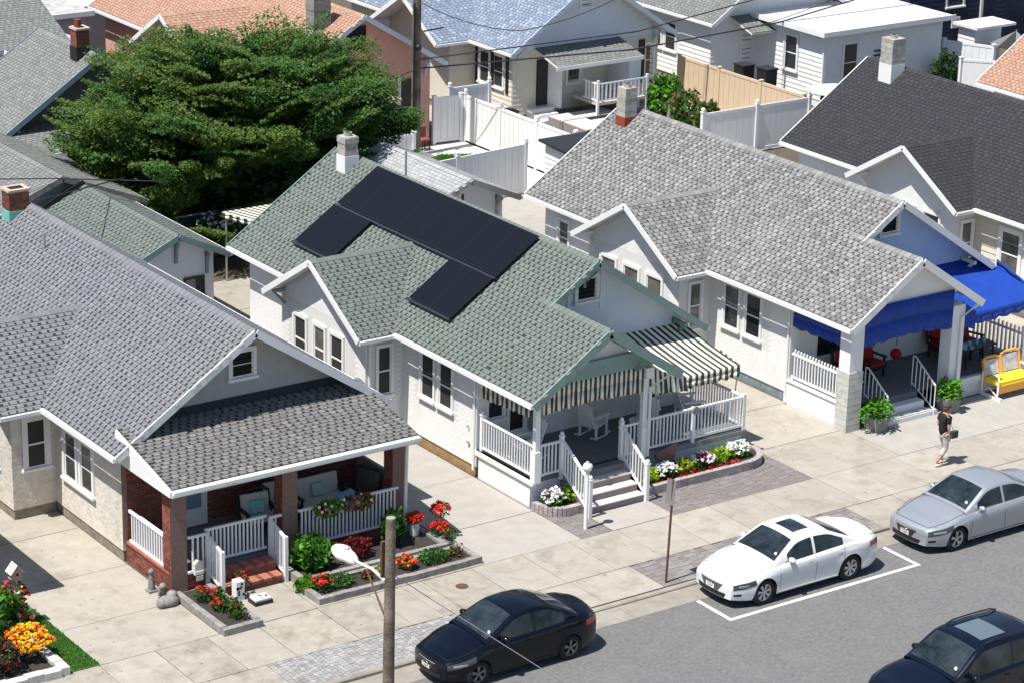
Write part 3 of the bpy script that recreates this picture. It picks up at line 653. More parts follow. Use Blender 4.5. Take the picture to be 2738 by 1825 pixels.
window(t,(13.25,8.65,1.3),X_,-Y_,.42,1.4,glass='glassb',tw=.08)
window(t,(14.05,16.4,1.5),-Y_,-X_,.5,1.1,glass='glassb'); window(t,(14.05,14.2,2.1),-Y_,-X_,.45,.5,glass='glass',rail=False)
frontwin(H3,.6,.58,4.62,x=17.27)
chimney(t,16.95,16.85,.48,.46,5.1,5.58,6.55,'cblock',M('red_flashing',(.26,.05,.025),.7))
pl,pr_=13.6,18.62; px_=(pl+pr_)/2; pz=3.22; ppk=pz+.655*(px_-pl)
slope(t,(pl,4.2,pz),(pl,1.85,pz),(px_,4.2,ppk),'lgrey',nind=120,first='u1'); slope(t,(pr_,1.85,pz),(pr_,4.9,pz),(px_,1.85,ppk),'lgrey')
caps(t,(px_,1.85,ppk),(px_,4.87,ppk),'lgrey')
for ex in (pl,pr_): MB().beam((ex,1.81,pz-.09),(px_,1.81,ppk-.09),.04,.22).build('rake_board','white',t)
MB().prism([(14.25,3.5),(18.0,3.5),(px_,ppk-.2)],'y',2.2,2.3).build('porch_gable_face','white',t)
boards(t,(14.0,2.2,3.6),X_,-Y_,4.3,1.05,'white',e=.18,gable=lambda z:(.3+z/.655,3.9-z/.655))
for x_ in (13.8,17.7):
    MB().box(x_+.02,x_+.5,2.1,2.55,0,3.1).build('pillar','wstucco',t)
    for i in range(9 if x_<15 else 0): MB().box(x_,x_+.53,2.08,2.57,.003+i*.2,.192+i*.2).build('block','cblockr',t)
MB().box(14.05,21.4,2.6,4.86,.5,.6).build('deck','deckc',t)
MB().box(18.25,21.4,2.45,2.62,.42,.6).build('deck_edge','wstucco',t)
MB().box(18.3,21.4,2.52,2.6,-.02,.42).build('porch_base','wstucco',t)
MB().box(13.98,14.12,2.5,4.9,0,.68).build('porch_base','wstucco',t)
bricks(t,(13.98,4.9,.0),-Y_,-X_,2.3,.66,('wbrick',)); MB().box(13.94,14.14,2.5,4.9,.68,.74).build('coping','white',t)
balustrade(t,(14.05,4.8,.74),(14.05,2.6,.74),top=.8,bot=.1,w=.045,picket=.13,sp=.125)
balustrade(t,(21.3,2.7,.6),(21.3,4.9,.6),top=.85,bot=.1,w=.05,picket=.15,sp=.16,posts=[((21.3,2.66,.6),1.1)],finial=False)
for i in range(3):
    z=.2*(i+1)-.02; y1=1.88+i*.3
    q=MB(); q.box(15.3,16.9,y1,2.8,z-.2,z); q.build('step','cblockr' if i<1 else ('wstucco' if i==1 else 'deckc'),t)
MB().box(15.1,17.15,1.86,2.15,-.01,.14).build('step','wstucco',t)
m['iron']=M('white_iron',(.75,.75,.75),.4)
for x_ in (15.15,17.0):
    q=MB(); a=V((x_,2.85,.6)); b_=V((x_,1.86,.05))
    q.tube([a+Z_*.9,a+Z_*.93+Y_*-.1,b_+Z_*.85],.028,6); q.tube([a+Z_*.1,b_+Z_*.12],.02,6); q.build('handrail','iron',t)
    for i in range(7): p=a+(b_-a)*(i/6); MB().tube([p+Z_*(.1 if 0<i<6 else -.05),p+Z_*(.9-.05*(i>3))],.016,6).build('baluster','iron',t)
downspout(t,[(18.6,2.0,3.05),(18.05,2.05,2.75),(18.02,2.05,.1)],.045); downspout(t,[(14.0,4.97,3.1),(14.0,4.97,.12),(13.85,4.8,.05)])
window(t,(15.0,4.86,1.2),X_,-Y_,1.0,1.4); MB().box(16.6,17.6,4.82,4.86,.6,2.7).build('door','white',t); window(t,(19.2,4.86,1.2),X_,-Y_,1.2,1.4)
# ================= charcoal roofed house (right)
H4=bungalow('bungalow','bungalow with charcoal black shingle roof at the right edge',25.75,'dark',W=6.9,ez=3.2,sl=.66,yb=18.2,rk=4.2,bayy=(9.4,14.0),bayrk=-1.3,wall='wstucco',nind=120,bayd=.75)
t=H4['t']
m['cream']=M('cream_siding',(.60,.57,.49),.7,ns=2,na=.05)
boards(t,(25.75,9.4,.3),-Y_,-X_,4.45,2.85,'cream',e=.2,holes=[(1.1,3.6,.9,2.75)])
boards(t,(25.0,9.4,.3),X_,-Y_,.75,2.85,'cream',e=.2,holes=[(.08,.7,.9,2.75)])
for y in (8.15,6.95): window(t,(25.75,y,1.15),-Y_,-X_,.8,1.45,tw=.14,glass='glassb')
window(t,(25.15,9.4,1.2),X_,-Y_,.45,1.4,glass='glassb')
for x_ in (26.5,30.6): window(t,(x_,4.9,1.1),X_,-Y_,1.2,1.4,glass='glassb')
MB().box(29.0,29.9,4.84,4.9,.3,2.5).build('door','white',t); MB().box(28.7,30.2,4.0,4.84,0,.28).build('step','conc',t); frontwin(H4,.6,.6,4.4,yo=.002)
for y in (13.4,12.2,11.0): window(t,(25.0,y,1.3),-Y_,-X_,.7,1.3)
chimney(t,28.75,17.0,.6,.6,5.2,5.95,6.85,'cblock','white')
# ---------------------------------------------------------------- awnings
def sheet(b,A,B,C_,D,n,wave=0,mats=(0,1),steps=1,sag=0):
    A,B,C_,D=map(V,(A,B,C_,D))
    for i in range(n):
        s0,s1=i/n,(i+1)/n
        for k in range(steps):
            q0,q1=k/steps,(k+1)/steps
            def P(s,q):
                p=A.lerp(B,s).lerp(D.lerp(C_,s),q); p=p-Z_*sag*math.sin(math.pi*q)*(1+.25*math.cos(s*n*2.1))
                if wave: p=p+(B-A).normalized().cross(Z_)*wave*math.sin(s*37+q*2)*q
                return p
            b.face([P(s0,q0),P(s1,q0),P(s1,q1),P(s0,q1)],mats[i%2],False)
def scallop(b,A,B,drop,n,mats=(0,1),wave=.02,cut=None,per=3):
    """valance hanging from A-B, a tongue every per stripes"""
    A,B=V(A),V(B); sd=(B-A).normalized().cross(Z_)
    N=n*4
    def dz(s):
        k=(s*n/per)%1; d=drop-(.05*(1-math.sin(math.pi*k))); 
        if cut: d=d*cut(s)
        return d
    for i in range(N):
        s0,s1=i/N,(i+1)/N; st=i//4
        for q0,q1 in ((0,.5),(.5,1)):
            def P(s,q): return A.lerp(B,s)-Z_*dz(s)*q+sd*wave*math.sin(s*n*1.7+q*2.5)*q
            b.face([P(s0,q0),P(s1,q0),P(s1,q1),P(s0,q1)],mats[st%2],True)
def solid(o,th=.006):
    md=o.modifiers.new('thickness','SOLIDIFY'); md.thickness=th; return o
ST=['strW','strB']
a=T('striped_awning','black and cream striped valance under the green porch gable','awning',(4.8,2.0,3),group='striped awnings on the green roofed bungalow')
b=MB(); scallop(b,(3.18,2.1,3.46),(6.45,2.1,3.46),.80,42,wave=.035,cut=lambda s:1.05-.12*math.sin(s*3.14)); solid(b.build('valance',ST,a))
a=T('striped_awning','black and cream striped valance on the driveway side of the porch','awning',(3.05,3.5,3),group='striped awnings on the green roofed bungalow')
b=MB(); scallop(b,(3.03,4.75,2.85),(3.03,2.35,3.0),.52,22,wave=.02); solid(b.build('valance',ST,a))
a=T('striped_awning','large sloping black and cream striped awning over the right deck','awning',(8.5,3.5,2.4),group='striped awnings on the green roofed bungalow')
b=MB(); sheet(b,(6.75,4.84,3.22),(9.9,4.84,3.22),(10.45,2.9,2.44),(7.3,2.9,2.44),30,steps=5,sag=.04)
scallop(b,(7.3,2.9,2.44),(10.45,2.9,2.44),.36,30,wave=.03); scallop(b,(10.45,2.9,2.44),(10.3,3.6,2.7),.34,8,wave=.01)
sheet(b,(6.72,2.35,3.25),(8.5,2.85,2.46),(8.55,2.82,2.06),(6.75,2.3,2.5),16,steps=4,wave=.04)
solid(b.build('canopy',ST,a)); 
MB().tube([(10.3,2.95,.8),(10.42,2.93,2.4)],.02,6).build('post','metal',a)
def plain(b,A,B,C_,D,n=10,steps=6,sag=.03): sheet(b,A,B,C_,D,n,mats=(0,0),steps=steps,sag=sag)
a=T('blue_awning','royal blue valance filling the front opening of the white porch','awning',(16,2,3),group='royal blue awnings')
b=MB(); scallop(b,(14.3,2.12,3.62),(17.72,2.12,3.62),1.12,30,mats=(0,0),wave=.02,per=5,cut=lambda s:1.08-.12*math.sin(s*3.14)); solid(b.build('valance','navy',a))
a=T('blue_awning','royal blue valance on the driveway side of the white porch','awning',(14,3.5,3),group='royal blue awnings')
b=MB(); scallop(b,(14.02,4.8,2.95),(14.02,2.5,3.0),.62,20,mats=(0,0),wave=.02,per=5); solid(b.build('valance','navy',a))
a=T('blue_awning','large sloping royal blue awning over the right end of the porch','awning',(19.5,3.5,2.4),group='royal blue awnings')
b=MB(); plain(b,(17.9,4.84,3.3),(21.4,4.84,3.3),(22.0,2.7,2.55),(18.3,2.3,2.62)); plain(b,(18.2,2.25,3.15),(18.75,2.2,2.75),(18.75,2.2,2.2),(18.15,2.3,2.4))
scallop(b,(18.3,2.3,2.62),(22.0,2.7,2.55),.34,26,mats=(0,0),wave=.02,per=4); scallop(b,(22.0,2.7,2.55),(21.9,4.6,3.2),.34,14,mats=(0,0),per=4)
solid(b.build('canopy','navy',a)); MB().tube([(21.35,2.75,.6),(21.9,2.72,2.5)],.02,6).build('post','metal',a)
# ---------------------------------------------------------------- foliage
import numpy as np
def leaves(name,pts,size,mats,parent,wts=None,flat=0.0,n3=False,smooth=False):
    """pts (N,3) leaf centres, one bent quad each"""
    rng=np.random.default_rng(len(pts)); N=len(pts); P=np.asarray(pts,float)
    a=rng.normal(size=(N,3)); a[:,2]*=(1-flat); a/=np.linalg.norm(a,axis=1)[:,None]; c=rng.normal(size=(N,3)); c[:,2]*=(1-flat); b=np.cross(a,c); b/=np.linalg.norm(b,axis=1)[:,None]+1e-9
    if flat: b=np.cross(a,np.array([0,0,1.])+rng.normal(size=(N,3))*(1-flat)*.8); b/=np.linalg.norm(b,axis=1)[:,None]+1e-9
    s=(size*rng.uniform(.6,1.35,N))[:,None]; a=a*s; b=b*s*.55
    v=np.empty((N,4,3)); v[:,0]=P-a; v[:,1]=P-b*.9+a*.1; v[:,2]=P+a; v[:,3]=P+b+a*.1
    me=bpy.data.meshes.new(name); me.vertices.add(N*4); me.vertices.foreach_set('co',v.ravel()); me.loops.add(N*4); me.loops.foreach_set('vertex_index',np.arange(N*4,dtype=np.int32))
    me.polygons.add(N); me.polygons.foreach_set('loop_start',np.arange(0,N*4,4,dtype=np.int32)); me.polygons.foreach_set('loop_total',np.full(N,4,dtype=np.int32))
    for k in mats: me.materials.append(m[k] if isinstance(k,str) else k)
    me.polygons.foreach_set('material_index',rng.choice(len(mats),N,p=wts).astype(np.int32)); me.update(); me.validate()
    return link(name,me,parent)
def blob(c,r,n,rng,sz=(1,1,1),hollow=.5):
    d=rng.normal(size=(n,3)); d/=np.linalg.norm(d,axis=1)[:,None]; rr=r*rng.uniform(hollow,1,n)**.6
    bump=1+.22*np.sin(d[:,0]*5+c[0]*7)*np.cos(d[:,1]*6+c[1]*5)
    return np.array(c)+d*(rr*bump)[:,None]*np.array(sz)
rg=np.random.default_rng(5)
def plant(name,label,cat,loc,r,mats=('lG','lD'),wts=None,n=260,size=.05,sz=(1,1,.8),stem=True,flowers=None,nf=0,fs=.04,group=None,h=None):
    t=T(name,label,cat,loc,group); x,y,z=loc; cz=z+(h if h is not None else r*sz[2]*.95)
    leaves('foliage',blob((x,y,cz),r,n,rg,sz),size,mats,t,wts)
    q=MB()
    for i in range(5): a=i*1.26; q.tube([(x,y,z),(x+math.cos(a)*r*.4,y+math.sin(a)*r*.4,cz)],.008,4)
    q.build('stem','lD',t)
    if flowers:
        b=MB(); 
        for i in range(nf):
            d=V((U(-1,1),U(-1,1),U(.0,1))).normalized(); p=V((x,y,cz))+V((d.x*sz[0],d.y*sz[1],d.z*sz[2]))*r*U(.85,1.08); k=random.randrange(len(flowers)); ff=fs*U(.7,1.2)
            for j in range(16):
                c=p+V((U(-1,1),U(-1,1),U(-.6,.8)))*ff*.85; a=V((U(-1,1),U(-1,1),U(-.4,.4))).normalized()*ff*.55; e=V((U(-1,1),U(-1,1),U(-.4,1))).normalized().cross(a).normalized()*ff*.45
                b.face([c-a,c-e,c+a,c+e],k)
        b.build('flowers',['f'+f for f in flowers],t,kind='stuff')
    return t
def pot(x,y,z,r,h,mat,name='plant_pot',label='',group=None):
    t=T(name,label,'plant pot',(x,y,z),group); q=MB(); q.tube([(x,y,z),(x,y,z+h)],[r*.75,r],12); q.build('pot',mat,t); MB().tube([(x,y,z+h),(x,y,z+h+.004)],r*.88,12).build('soil','mulch',t); return t
# garden beds of the brick-porched house
def bed(label,x0,x1,y0,y1,h=.17,w=.16,back=True,n=8,mat='block',name='planter_bed'):
    t=T(name,label,'garden bed',((x0+x1)/2,(y0+y1)/2,0)); MB().box(x0+.05,x1-.05,y0+.05,y1-.05,.0,h*.75).build('soil','mulch',t)
    def run(a,b,ax,c):
        k=max(1,round((b-a)/.42)); L=(b-a)/k
        for i in range(k):
            q=MB(); e=U(-.008,.008)
            if ax=='x': q.box(a+i*L+.005,a+(i+1)*L-.005,c+e,c+w+e,.0,h+U(-.008,.008))
            else: q.box(c+e,c+w+e,a+i*L+.005,a+(i+1)*L-.005,.0,h+U(-.008,.008))
            q.build('block',mat,t)
    run(x0,x1,'x',y0); run(y0+w,y1,'y',x0); run(y0+w,y1,'y',x1-w)
    if back: run(x0,x1,'x',y1)
    return t
bed('small grey block planter bed with red geraniums left of the brick steps',-7.5,-6.45,-.2,2.3,back=False)
bed('long low grey block planter bed along the sidewalk right of the brick steps',-4.75,-.02,.08,.95,back=True)
bed('upper grey block planter bed against the brick porch base',-4.6,-.35,1.08,2.4,h=.24,back=False)
P=plant
P('geranium','red geranium nearest the sidewalk in the small bed left of the brick steps','flower',(-7.0,.9,.12),.2,flowers=('red',),nf=7,fs=.04,n=150)
P('geranium','red geranium at the back left of the small bed by the brick porch','flower',(-7.1,1.6,.12),.22,flowers=('red',),nf=8,fs=.042,n=150)
P('geranium','red geranium at the back right of the small bed by the stair rail','flower',(-6.75,1.45,.12),.2,flowers=('red',),nf=8,fs=.042,n=150)
P('garden_plant','green and rust leaved plant at the front corner of the small bed','plant',(-6.85,.35,.12),.24,mats=('lG','lR','lD'),n=200)
P('garden_plant','leafy green plant in the middle of the small bed left of the steps','plant',(-6.75,.75,.12),.2,mats=('lG','lD'),n=160)
P('geranium','red geranium at the left end of the low sidewalk bed','flower',(-4.35,.6,.12),.26,flowers=('red',),nf=20,fs=.05,n=120,size=.06)
P('garden_plant','round green clump beside the left red geranium in the sidewalk bed','plant',(-3.85,.62,.12),.33,mats=('lG','lY','lD'),wts=[.6,.05,.35],n=700,size=.035,sz=(1.1,.8,.45))
P('geranium','orange red geranium in the middle of the low sidewalk bed','flower',(-1.95,.62,.12),.22,flowers=('red','orange'),nf=20,fs=.06,n=110,size=.06)
P('garden_plant','mound of fine green foliage at the right of the low sidewalk bed','plant',(-1.15,.6,.12),.36,mats=('lG','lD'),n=800,size=.035,sz=(1.1,.8,.5))
P('garden_plant','small pinkish plant at the right end of the low sidewalk bed','plant',(-.5,.58,.12),.18,mats=('lR','lG'),n=120)
P('garden_plant','small lime plant hidden by the streetlight pole in the sidewalk bed','plant',(-2.6,.6,.12),.2,mats=('lG','lY'),n=140)
P('garden_plant','small pink stemmed plant between the clumps of the sidewalk bed','plant',(-3.1,.6,.12),.15,mats=('lR','lG'),n=100)
P('hosta_bush','large broad leaved green bush beside the right stair rail','bush',(-4.0,1.75,.2),.46,mats=('lG','fern','lD'),wts=[.45,.25,.3],n=520,size=.13,sz=(1,1,.95))
P('maroon_shrub','round maroon leaved shrub in the upper bed before the porch','bush',(-2.75,1.75,.2),.42,mats=('lR','lR'),n=900,size=.05,sz=(1.2,.9,.6))
P('small_plant','yellow green leafy pot plant at the foot of the stair rail','plant',(-4.6,1.0,.05),.28,mats=('lG','lY','fern'),wts=[.6,.12,.28],n=260,size=.08,sz=(1,1,.5))
P('garden_plant','tall dark green plant behind the streetlight pole','plant',(-1.5,1.9,.2),.42,mats=('lG','lD'),n=420,size=.09,sz=(.8,.8,1.1))
pot(-.75,2.1,.2,.15,.35,'white',label='white pot of red geraniums at the porch corner downspout')
P('geranium','red geranium cluster in the white pot by the downspout','flower',(-.75,2.1,.5),.2,flowers=('red',),nf=22,fs=.055,n=80)
P('geranium','bright red geraniums at the far right of the upper bed','flower',(-.25,1.7,.2),.24,flowers=('red',),nf=22,fs=.06,n=120)
P('geranium','red geranium leaning over the back edge of the upper bed','flower',(.0,2.0,.2),.25,flowers=('red',),nf=22,fs=.06,n=100,h=.55)
P('garden_plant','rusty small leaved plant at the right front corner of the upper bed','plant',(-.15,1.35,.2),.22,mats=('lR','lG'),n=160)
for x,l in ((-3.15,'trailing green and copper flower box on the left of the white railing'),(-2.3,'trailing pink and copper flower box on the right of the white railing')):
    t=T('railing_planter',l,'flower box',(x,2.36,1.3)); MB().box(x-.35,x+.35,2.25,2.42,1.22,1.4).build('trough','white',t)
    m['lCop']=leafm('copper_leaf',(.22,.11,.06)) if 'lCop' not in m else m['lCop']
    leaves('foliage',blob((x,2.3,1.38),.42,340,rg,(1.05,.5,.5)),.075,('fern','lCop','lG','lR') if x<-3 else ('lCop','lR','fern','lCop'),t,[.45,.25,.2,.1])
    b=MB()
    for i in range(7): b.ball((x+U(-.4,.4),2.2+U(-.1,.1),1.5+U(-.1,.1)),.045,6,i%2)
    b.build('flowers',['fcream_fl','fpink' if x>-3 else 'fcream_fl'],t)
# curved paver planters of the green-roofed house
def curved(label,x0,x1,yb,dep,h,round_l=True):
    t=T('curved_planter',label,'garden bed',((x0+x1)/2,yb-dep/2,0)); pts=[]
    n=9; r=dep
    if round_l:
        pts=[(x1,yb-dep*.9),(x1-.2,yb-dep)]+[(x0+(x1-x0)*.45-math.sin(a)*(x1-x0)*.45,yb-dep*math.cos(a)) for a in [i*math.pi/2/n for i in range(n+1)]]
    else:
        pts=[(x0,yb-dep)]+[(x1-r+math.sin(a)*r,yb-dep*math.cos(a)) for a in [i*math.pi/2/n for i in range(n+1)]]
    MB().prism(([(x0,yb)] if not round_l else [(x1,yb)])+pts,'z',.0,h*.8).build('soil','mulch',t)
    c=V(((x0+x1)/2,yb,0)); L=[]
    P2=[V((p[0],p[1],0)) for p in pts]; 
    for a,b in zip(P2,P2[1:]):
        k=max(1,round((b-a).length/.24))
        for i in range(k): L.append((a.lerp(b,i/k),a.lerp(b,(i+1)/k)))
    for lay in range(2):
        for i,(a,b) in enumerate(L):
            q=MB(); e=(b-a)*.02; q.beam(a+e+Z_*(h*(lay+.5)/2),b-e+Z_*(h*(lay+.5)/2),.16+U(0,.01),h/2-.006); q.build('edging_stone','pblock',t)
    return t
curved('small curved paver planter at the left front corner of the white porch',3.05,4.35,2.2,.75,.24)
curved('long rounded paver planter in front of the white deck with bright flowers',6.1,10.55,2.3,.85,.24,False)
for (x,y,l,mt,fl) in ((3.45,1.85,'white petunias at the left of the small curved planter',('lG','lD'),('white_fl','white_fl','purple')),(3.95,1.9,'lime green coleus in the small curved planter',('lY','fern'),None),
    (6.45,1.75,'yellow green coleus at the left end of the long rounded planter',('lY','fern'),None),(7.05,1.75,'clump of white petunias left of centre in the long rounded planter',('lD','lG'),('white_fl',)),(7.7,1.8,'yellow coleus between the white petunias in the long planter',('lY','lR'),None),
    (8.4,1.85,'clump of white petunias right of centre in the long rounded planter',('lD','lG'),('white_fl','white_fl','white_fl','pink')),(9.1,1.95,'yellow green coleus right of the white petunias in the long planter',('lY','fern'),None),(9.75,2.0,'green and white plant at the rounded right end of the long planter',('fern','lG'),('white_fl','white_fl'))):
    P('petunia' if fl else 'coleus',l,'flower',(x,y,.18),.31,mats=mt,wts=[.7,.3],n=170,size=.07,sz=(1.1,.8,.7),flowers=fl,nf=60 if fl else 0,fs=.06)
b=T('red_edging_plants','row of small dark red plants along the front of the long planter','flower',(8,1.55,.18)); leaves('foliage',np.column_stack([rg.uniform(6.3,9.6,500),rg.uniform(1.5,1.68,500),rg.uniform(.18,.3,500)]),.045,('lR','fred'),b,[.8,.2])
# left garden
bd=T('stone_edged_bed','flower bed edged with rough stone blocks at the bottom left corner','garden bed',(-12.2,1,0)); MB().box(-14,-11.45,.1,3.4,0,.12).build('soil','mulch',bd)
for i in range(7): MB().box(-11.6-.42*(i+1)+.01,-11.6-.42*i,-.12+U(-.03,.03),.12+U(-.02,.02),0,.2+U(-.02,.02)).build('stone_block','cblockr',bd)
for i in range(8): MB().box(-11.62+U(-.02,.02),-11.38+U(-.02,.02),-.1+.4*i+.01,-.1+.4*(i+1),0,.2+U(-.02,.02)).build('stone_block','cblockr',bd)
P('marigold','large mound of orange yellow flowers beside the front lawn','flower',(-11.85,1.1,.1),.52,flowers=('yel','orange','yel'),nf=240,fs=.055,n=260,sz=(1,1,.7))
P('hibiscus','tall plant with large magenta blooms at the left edge','flower',(-12.35,2.2,.1),.85,mats=('lG','lD','fern'),wts=[.5,.3,.2],n=620,size=.13,sz=(.9,.9,.95),flowers=('pink',),nf=11,fs=.15,h=.75)
P('begonia','dusky pink and bronze plant above the orange flowers','flower',(-11.7,2.15,.1),.45,mats=('lR','lD','lG'),n=420,size=.08,h=.5,flowers=('pink','purple'),nf=8,fs=.06)
P('shrub','dull brown green shrub at the bottom left corner','bush',(-12.75,.75,.1),.5,mats=('lD','lR','bark'),n=900,size=.06)
P('shrub','dark fine leaved shrub beside the bird house','bush',(-12.3,3.2,.1),.62,mats=('lD','bark'),n=900,size=.05,h=.9)
P('begonia','cream and pink flowers below the bird house','flower',(-11.4,2.9,.1),.4,mats=('fern','lR'),n=220,size=.07,h=.7,flowers=('cream_fl','red'),nf=8,fs=.042)
t=T('bird_house','small pink bird house with pale green roof on a white post','bird house',(-11.3,2.9,0)); MB().box(-11.33,-11.27,2.87,2.93,0,1.2).build('post','white',t)
q=MB(); q.prism([(-11.43,1.2),(-11.17,1.2),(-11.17,1.42),(-11.3,1.56),(-11.43,1.42)],'y',2.78,3.02); q.build('house_box',M('dusty_pink',(.5,.3,.28),.8),t)
q=MB(); q.beam((-11.47,2.9,1.4),(-11.3,2.9,1.6),.32,.02,up=(0,1,0)) if 0 else q.mesh([(-11.48,2.74,1.38),(-11.3,2.74,1.6),(-11.3,3.06,1.6),(-11.48,3.06,1.38),(-11.12,2.74,1.38),(-11.12,3.06,1.38)],[(0,1,2,3),(1,4,5,2)]); solid(q.build('roof',M('pale_green',(.5,.6,.45),.7),t),.02)
MB().tube([(-11.3,2.775,1.35),(-11.3,2.77,1.35)],.035,10).build('entrance_hole','shadow_open',t)
# small ornaments by the brick porch
def orn(name,label,cat,loc,parts,group=None):
    t=T(name,label,cat,loc,group)
    for nm,mt,fn in parts: q=MB(); fn(q); q.build(nm,mt,t)
    return t
x,y=-7.75,2.95
orn('garden_statue','weathered terracotta figure against the brick porch base','statue',(x,y,0),[('figure','pvE',lambda q:(q.tube([(x,y,0),(x,y,.3),(x,y,.45)],[.1,.08,.05],8),q.ball((x,y,.52),.08,8))),('plinth','block',lambda q:q.box(x-.12,x+.12,y-.12,y+.12,0,.06))])
x1,y1=-7.62,2.62
orn('garden_frog','mossy grey frog ornament beside the terracotta figure','statue',(x1,y1,0),[('body','found',lambda q:q.ball((x1,y1,.14),.15,8,sz=(1,1,.8))),('head','found',lambda q:q.ball((x1-.05,y1-.1,.28),.09,8)),('arm','found',lambda q:q.tube([(x1-.1,y1-.05,.2),(x1-.18,y1-.1,.05)],.03,6))])
q=MB()
x2,y2=-7.78,2.05
t=orn('rock_ornament','grey shell shaped rock at the corner of the brick pillar','ornament',(x2,y2,0),[('rock','block',lambda q:(q.ball((x2,y2,.1),.26,9,sz=(1.2,.8,.55)),q.ball((x2+.15,y2+.08,.2),.14,8,sz=(1,1,.8)),q.ball((x2-.2,y2-.05,.1),.13,8))),('base','cblock',lambda q:q.box(x2-.2,x2+.2,y2-.12,y2+.12,0,.04))])
t=T('mailbox','small cream mailbox with peaked top on the brick porch front','mailbox',(-6.75,2.4,.5)); q=MB(); q.prism([(-6.87,.42),(-6.63,.42),(-6.63,.72),(-6.75,.82),(-6.87,.72)],'y',2.36,2.5); q.build('box','cream',t); MB().box(-6.86,-6.64,2.345,2.36,.44,.52).build('door_flap','wstucco',t); MB().box(-6.84,-6.66,2.34,2.36,.28,.4).build('newspaper_slot','cream',t)
def paw(x,y,z,w,h,label):
    t=T('patterned_planter',label,'planter',(x,y,z)); MB().box(x-w/2,x+w/2,y-.12,y+.12,z,z+h).build('box','white',t); b=MB()
    for i in range(9):
        cx,cz=x+U(-.4,.4)*w,z+U(.1,.9)*h; b.tube([(cx,y-.121,cz),(cx,y-.126,cz)],U(.02,.045),7)
    b.build('spots','black',t)
paw(-6.2,1.45,0,.22,.5,'tall white box with black spots at the foot of the stair rail')
t=T('patterned_cushion','white stepping stone with black spots on the walk below the steps','ornament',(-5.85,1.0,0)); MB().box(-6.08,-5.6,.82,1.2,0,.1).build('rim','blackpl',t); MB().box(-6.05,-5.63,.85,1.17,.1,.15).build('top','white',t)
b=MB(); [b.tube([(U(-6.02,-5.68),yy,.15),(-5.85,1.0,.153)],.03,3) for yy in ()]; 
for i in range(7): cx,cy=U(-6.0,-5.68),U(.89,1.13); b.tube([(cx,cy,.148),(cx,cy,.156)],U(.02,.04),7)
b.build('spots','black',t)
P('geranium','single red geranium in front of the brick steps','flower',(-6.0,1.7,.0),.2,flowers=('red',),nf=8,fs=.042,n=120,h=.4)
t=T('candle_lantern','small white lantern hanging by the right stair rail','lantern',(-4.55,1.95,.6)); MB().tube([(-4.55,1.95,.55),(-4.55,1.95,.72)],.05,8).build('jar','white',t); MB().tube([(-4.55,1.95,.72),(-4.55,1.95,.78)],[.055,.01],8).build('lid','metal',t); MB().tube([(-4.72,1.95,.8),(-4.55,1.95,.82),(-4.55,1.95,.77)],.008,4).build('hook','metal',t)
t=T('sewer_cover','small round rusty brown cover in the sidewalk slab','cover',(-1.22,-.79,0)); MB().tube([(-1.22,-.79,-.01),(-1.22,-.79,.008)],.16,18,sm=False).build('plate','rust',t); MB().tube([(-1.22,-.79,.004),(-1.22,-.79,.012)],.1,16,sm=False).build('boss','rust',t)
# lamp post in front of the green-roofed house
t=T('lamp_post','white garden lamp post with round globe before the porch steps','lamp',(3.46,.47,0)); MB().tube([(3.46,.47,0),(3.46,.47,1.6)],.055,10).build('post','vinyl',t); MB().ball((3.46,.47,1.72),.13,12).build('globe',M('lamp_globe',(.7,.7,.68),.15),t); q=MB(); q.tube([(3.46,.47,1.6),(3.46,.47,1.64)],[.09,.07],10); q.tube([(3.46,.47,1.83),(3.46,.47,1.88)],[.07,.02],8); q.build('cap','metal',t); q=MB(); q.tube([(3.32,.47,1.66),(3.32,.47,1.74)],.02,6); q.tube([(3.6,.47,1.66),(3.6,.47,1.74)],.02,6); q.build('hanger','vinyl',t)
# small solar lights / figure on the deck front
t=T('wall_flag','small dusty red bunting hung under the deck railing','flag',(7.35,2.2,.6)); solid(MB().face([(7.05,2.2,.75),(7.75,2.2,.95),(7.7,2.16,.55),(7.45,2.15,.3),(7.25,2.16,.35)]).build('cloth',M('dusty_red',(.25,.12,.11),.9),t))
# potted ferns at the white porch
for x,y,l,rr in ((14.75,1.85,'bright green fern in a square grey pot left of the white steps',.5),(17.65,1.95,'bright green fern in a square grey pot right of the white steps',.42)):
    t=T('potted_fern',l,'potted plant',(x,y,0),'ferns beside the steps'); q=MB(); q.prism([(x-.2,0),(x+.2,0),(x+.27,.42),(x-.27,.42)],'y',y-.25,y+.25); q.build('pot','block',t)
    pts=[]
    for i in range(46):
        a=U(0,6.28); L=U(.5,1)*rr*1.25; hh=U(.25,.6)
        for k in range(16):
            s=k/15; pts.append((x+math.cos(a)*L*s+U(-.03,.03),y+math.sin(a)*L*s+U(-.03,.03),.45+hh*math.sin(s*2.5)*1.0-.25*s*s))
    leaves('fronds',np.array(pts),.075,('fern','lG'),t,[.75,.25],flat=.6)
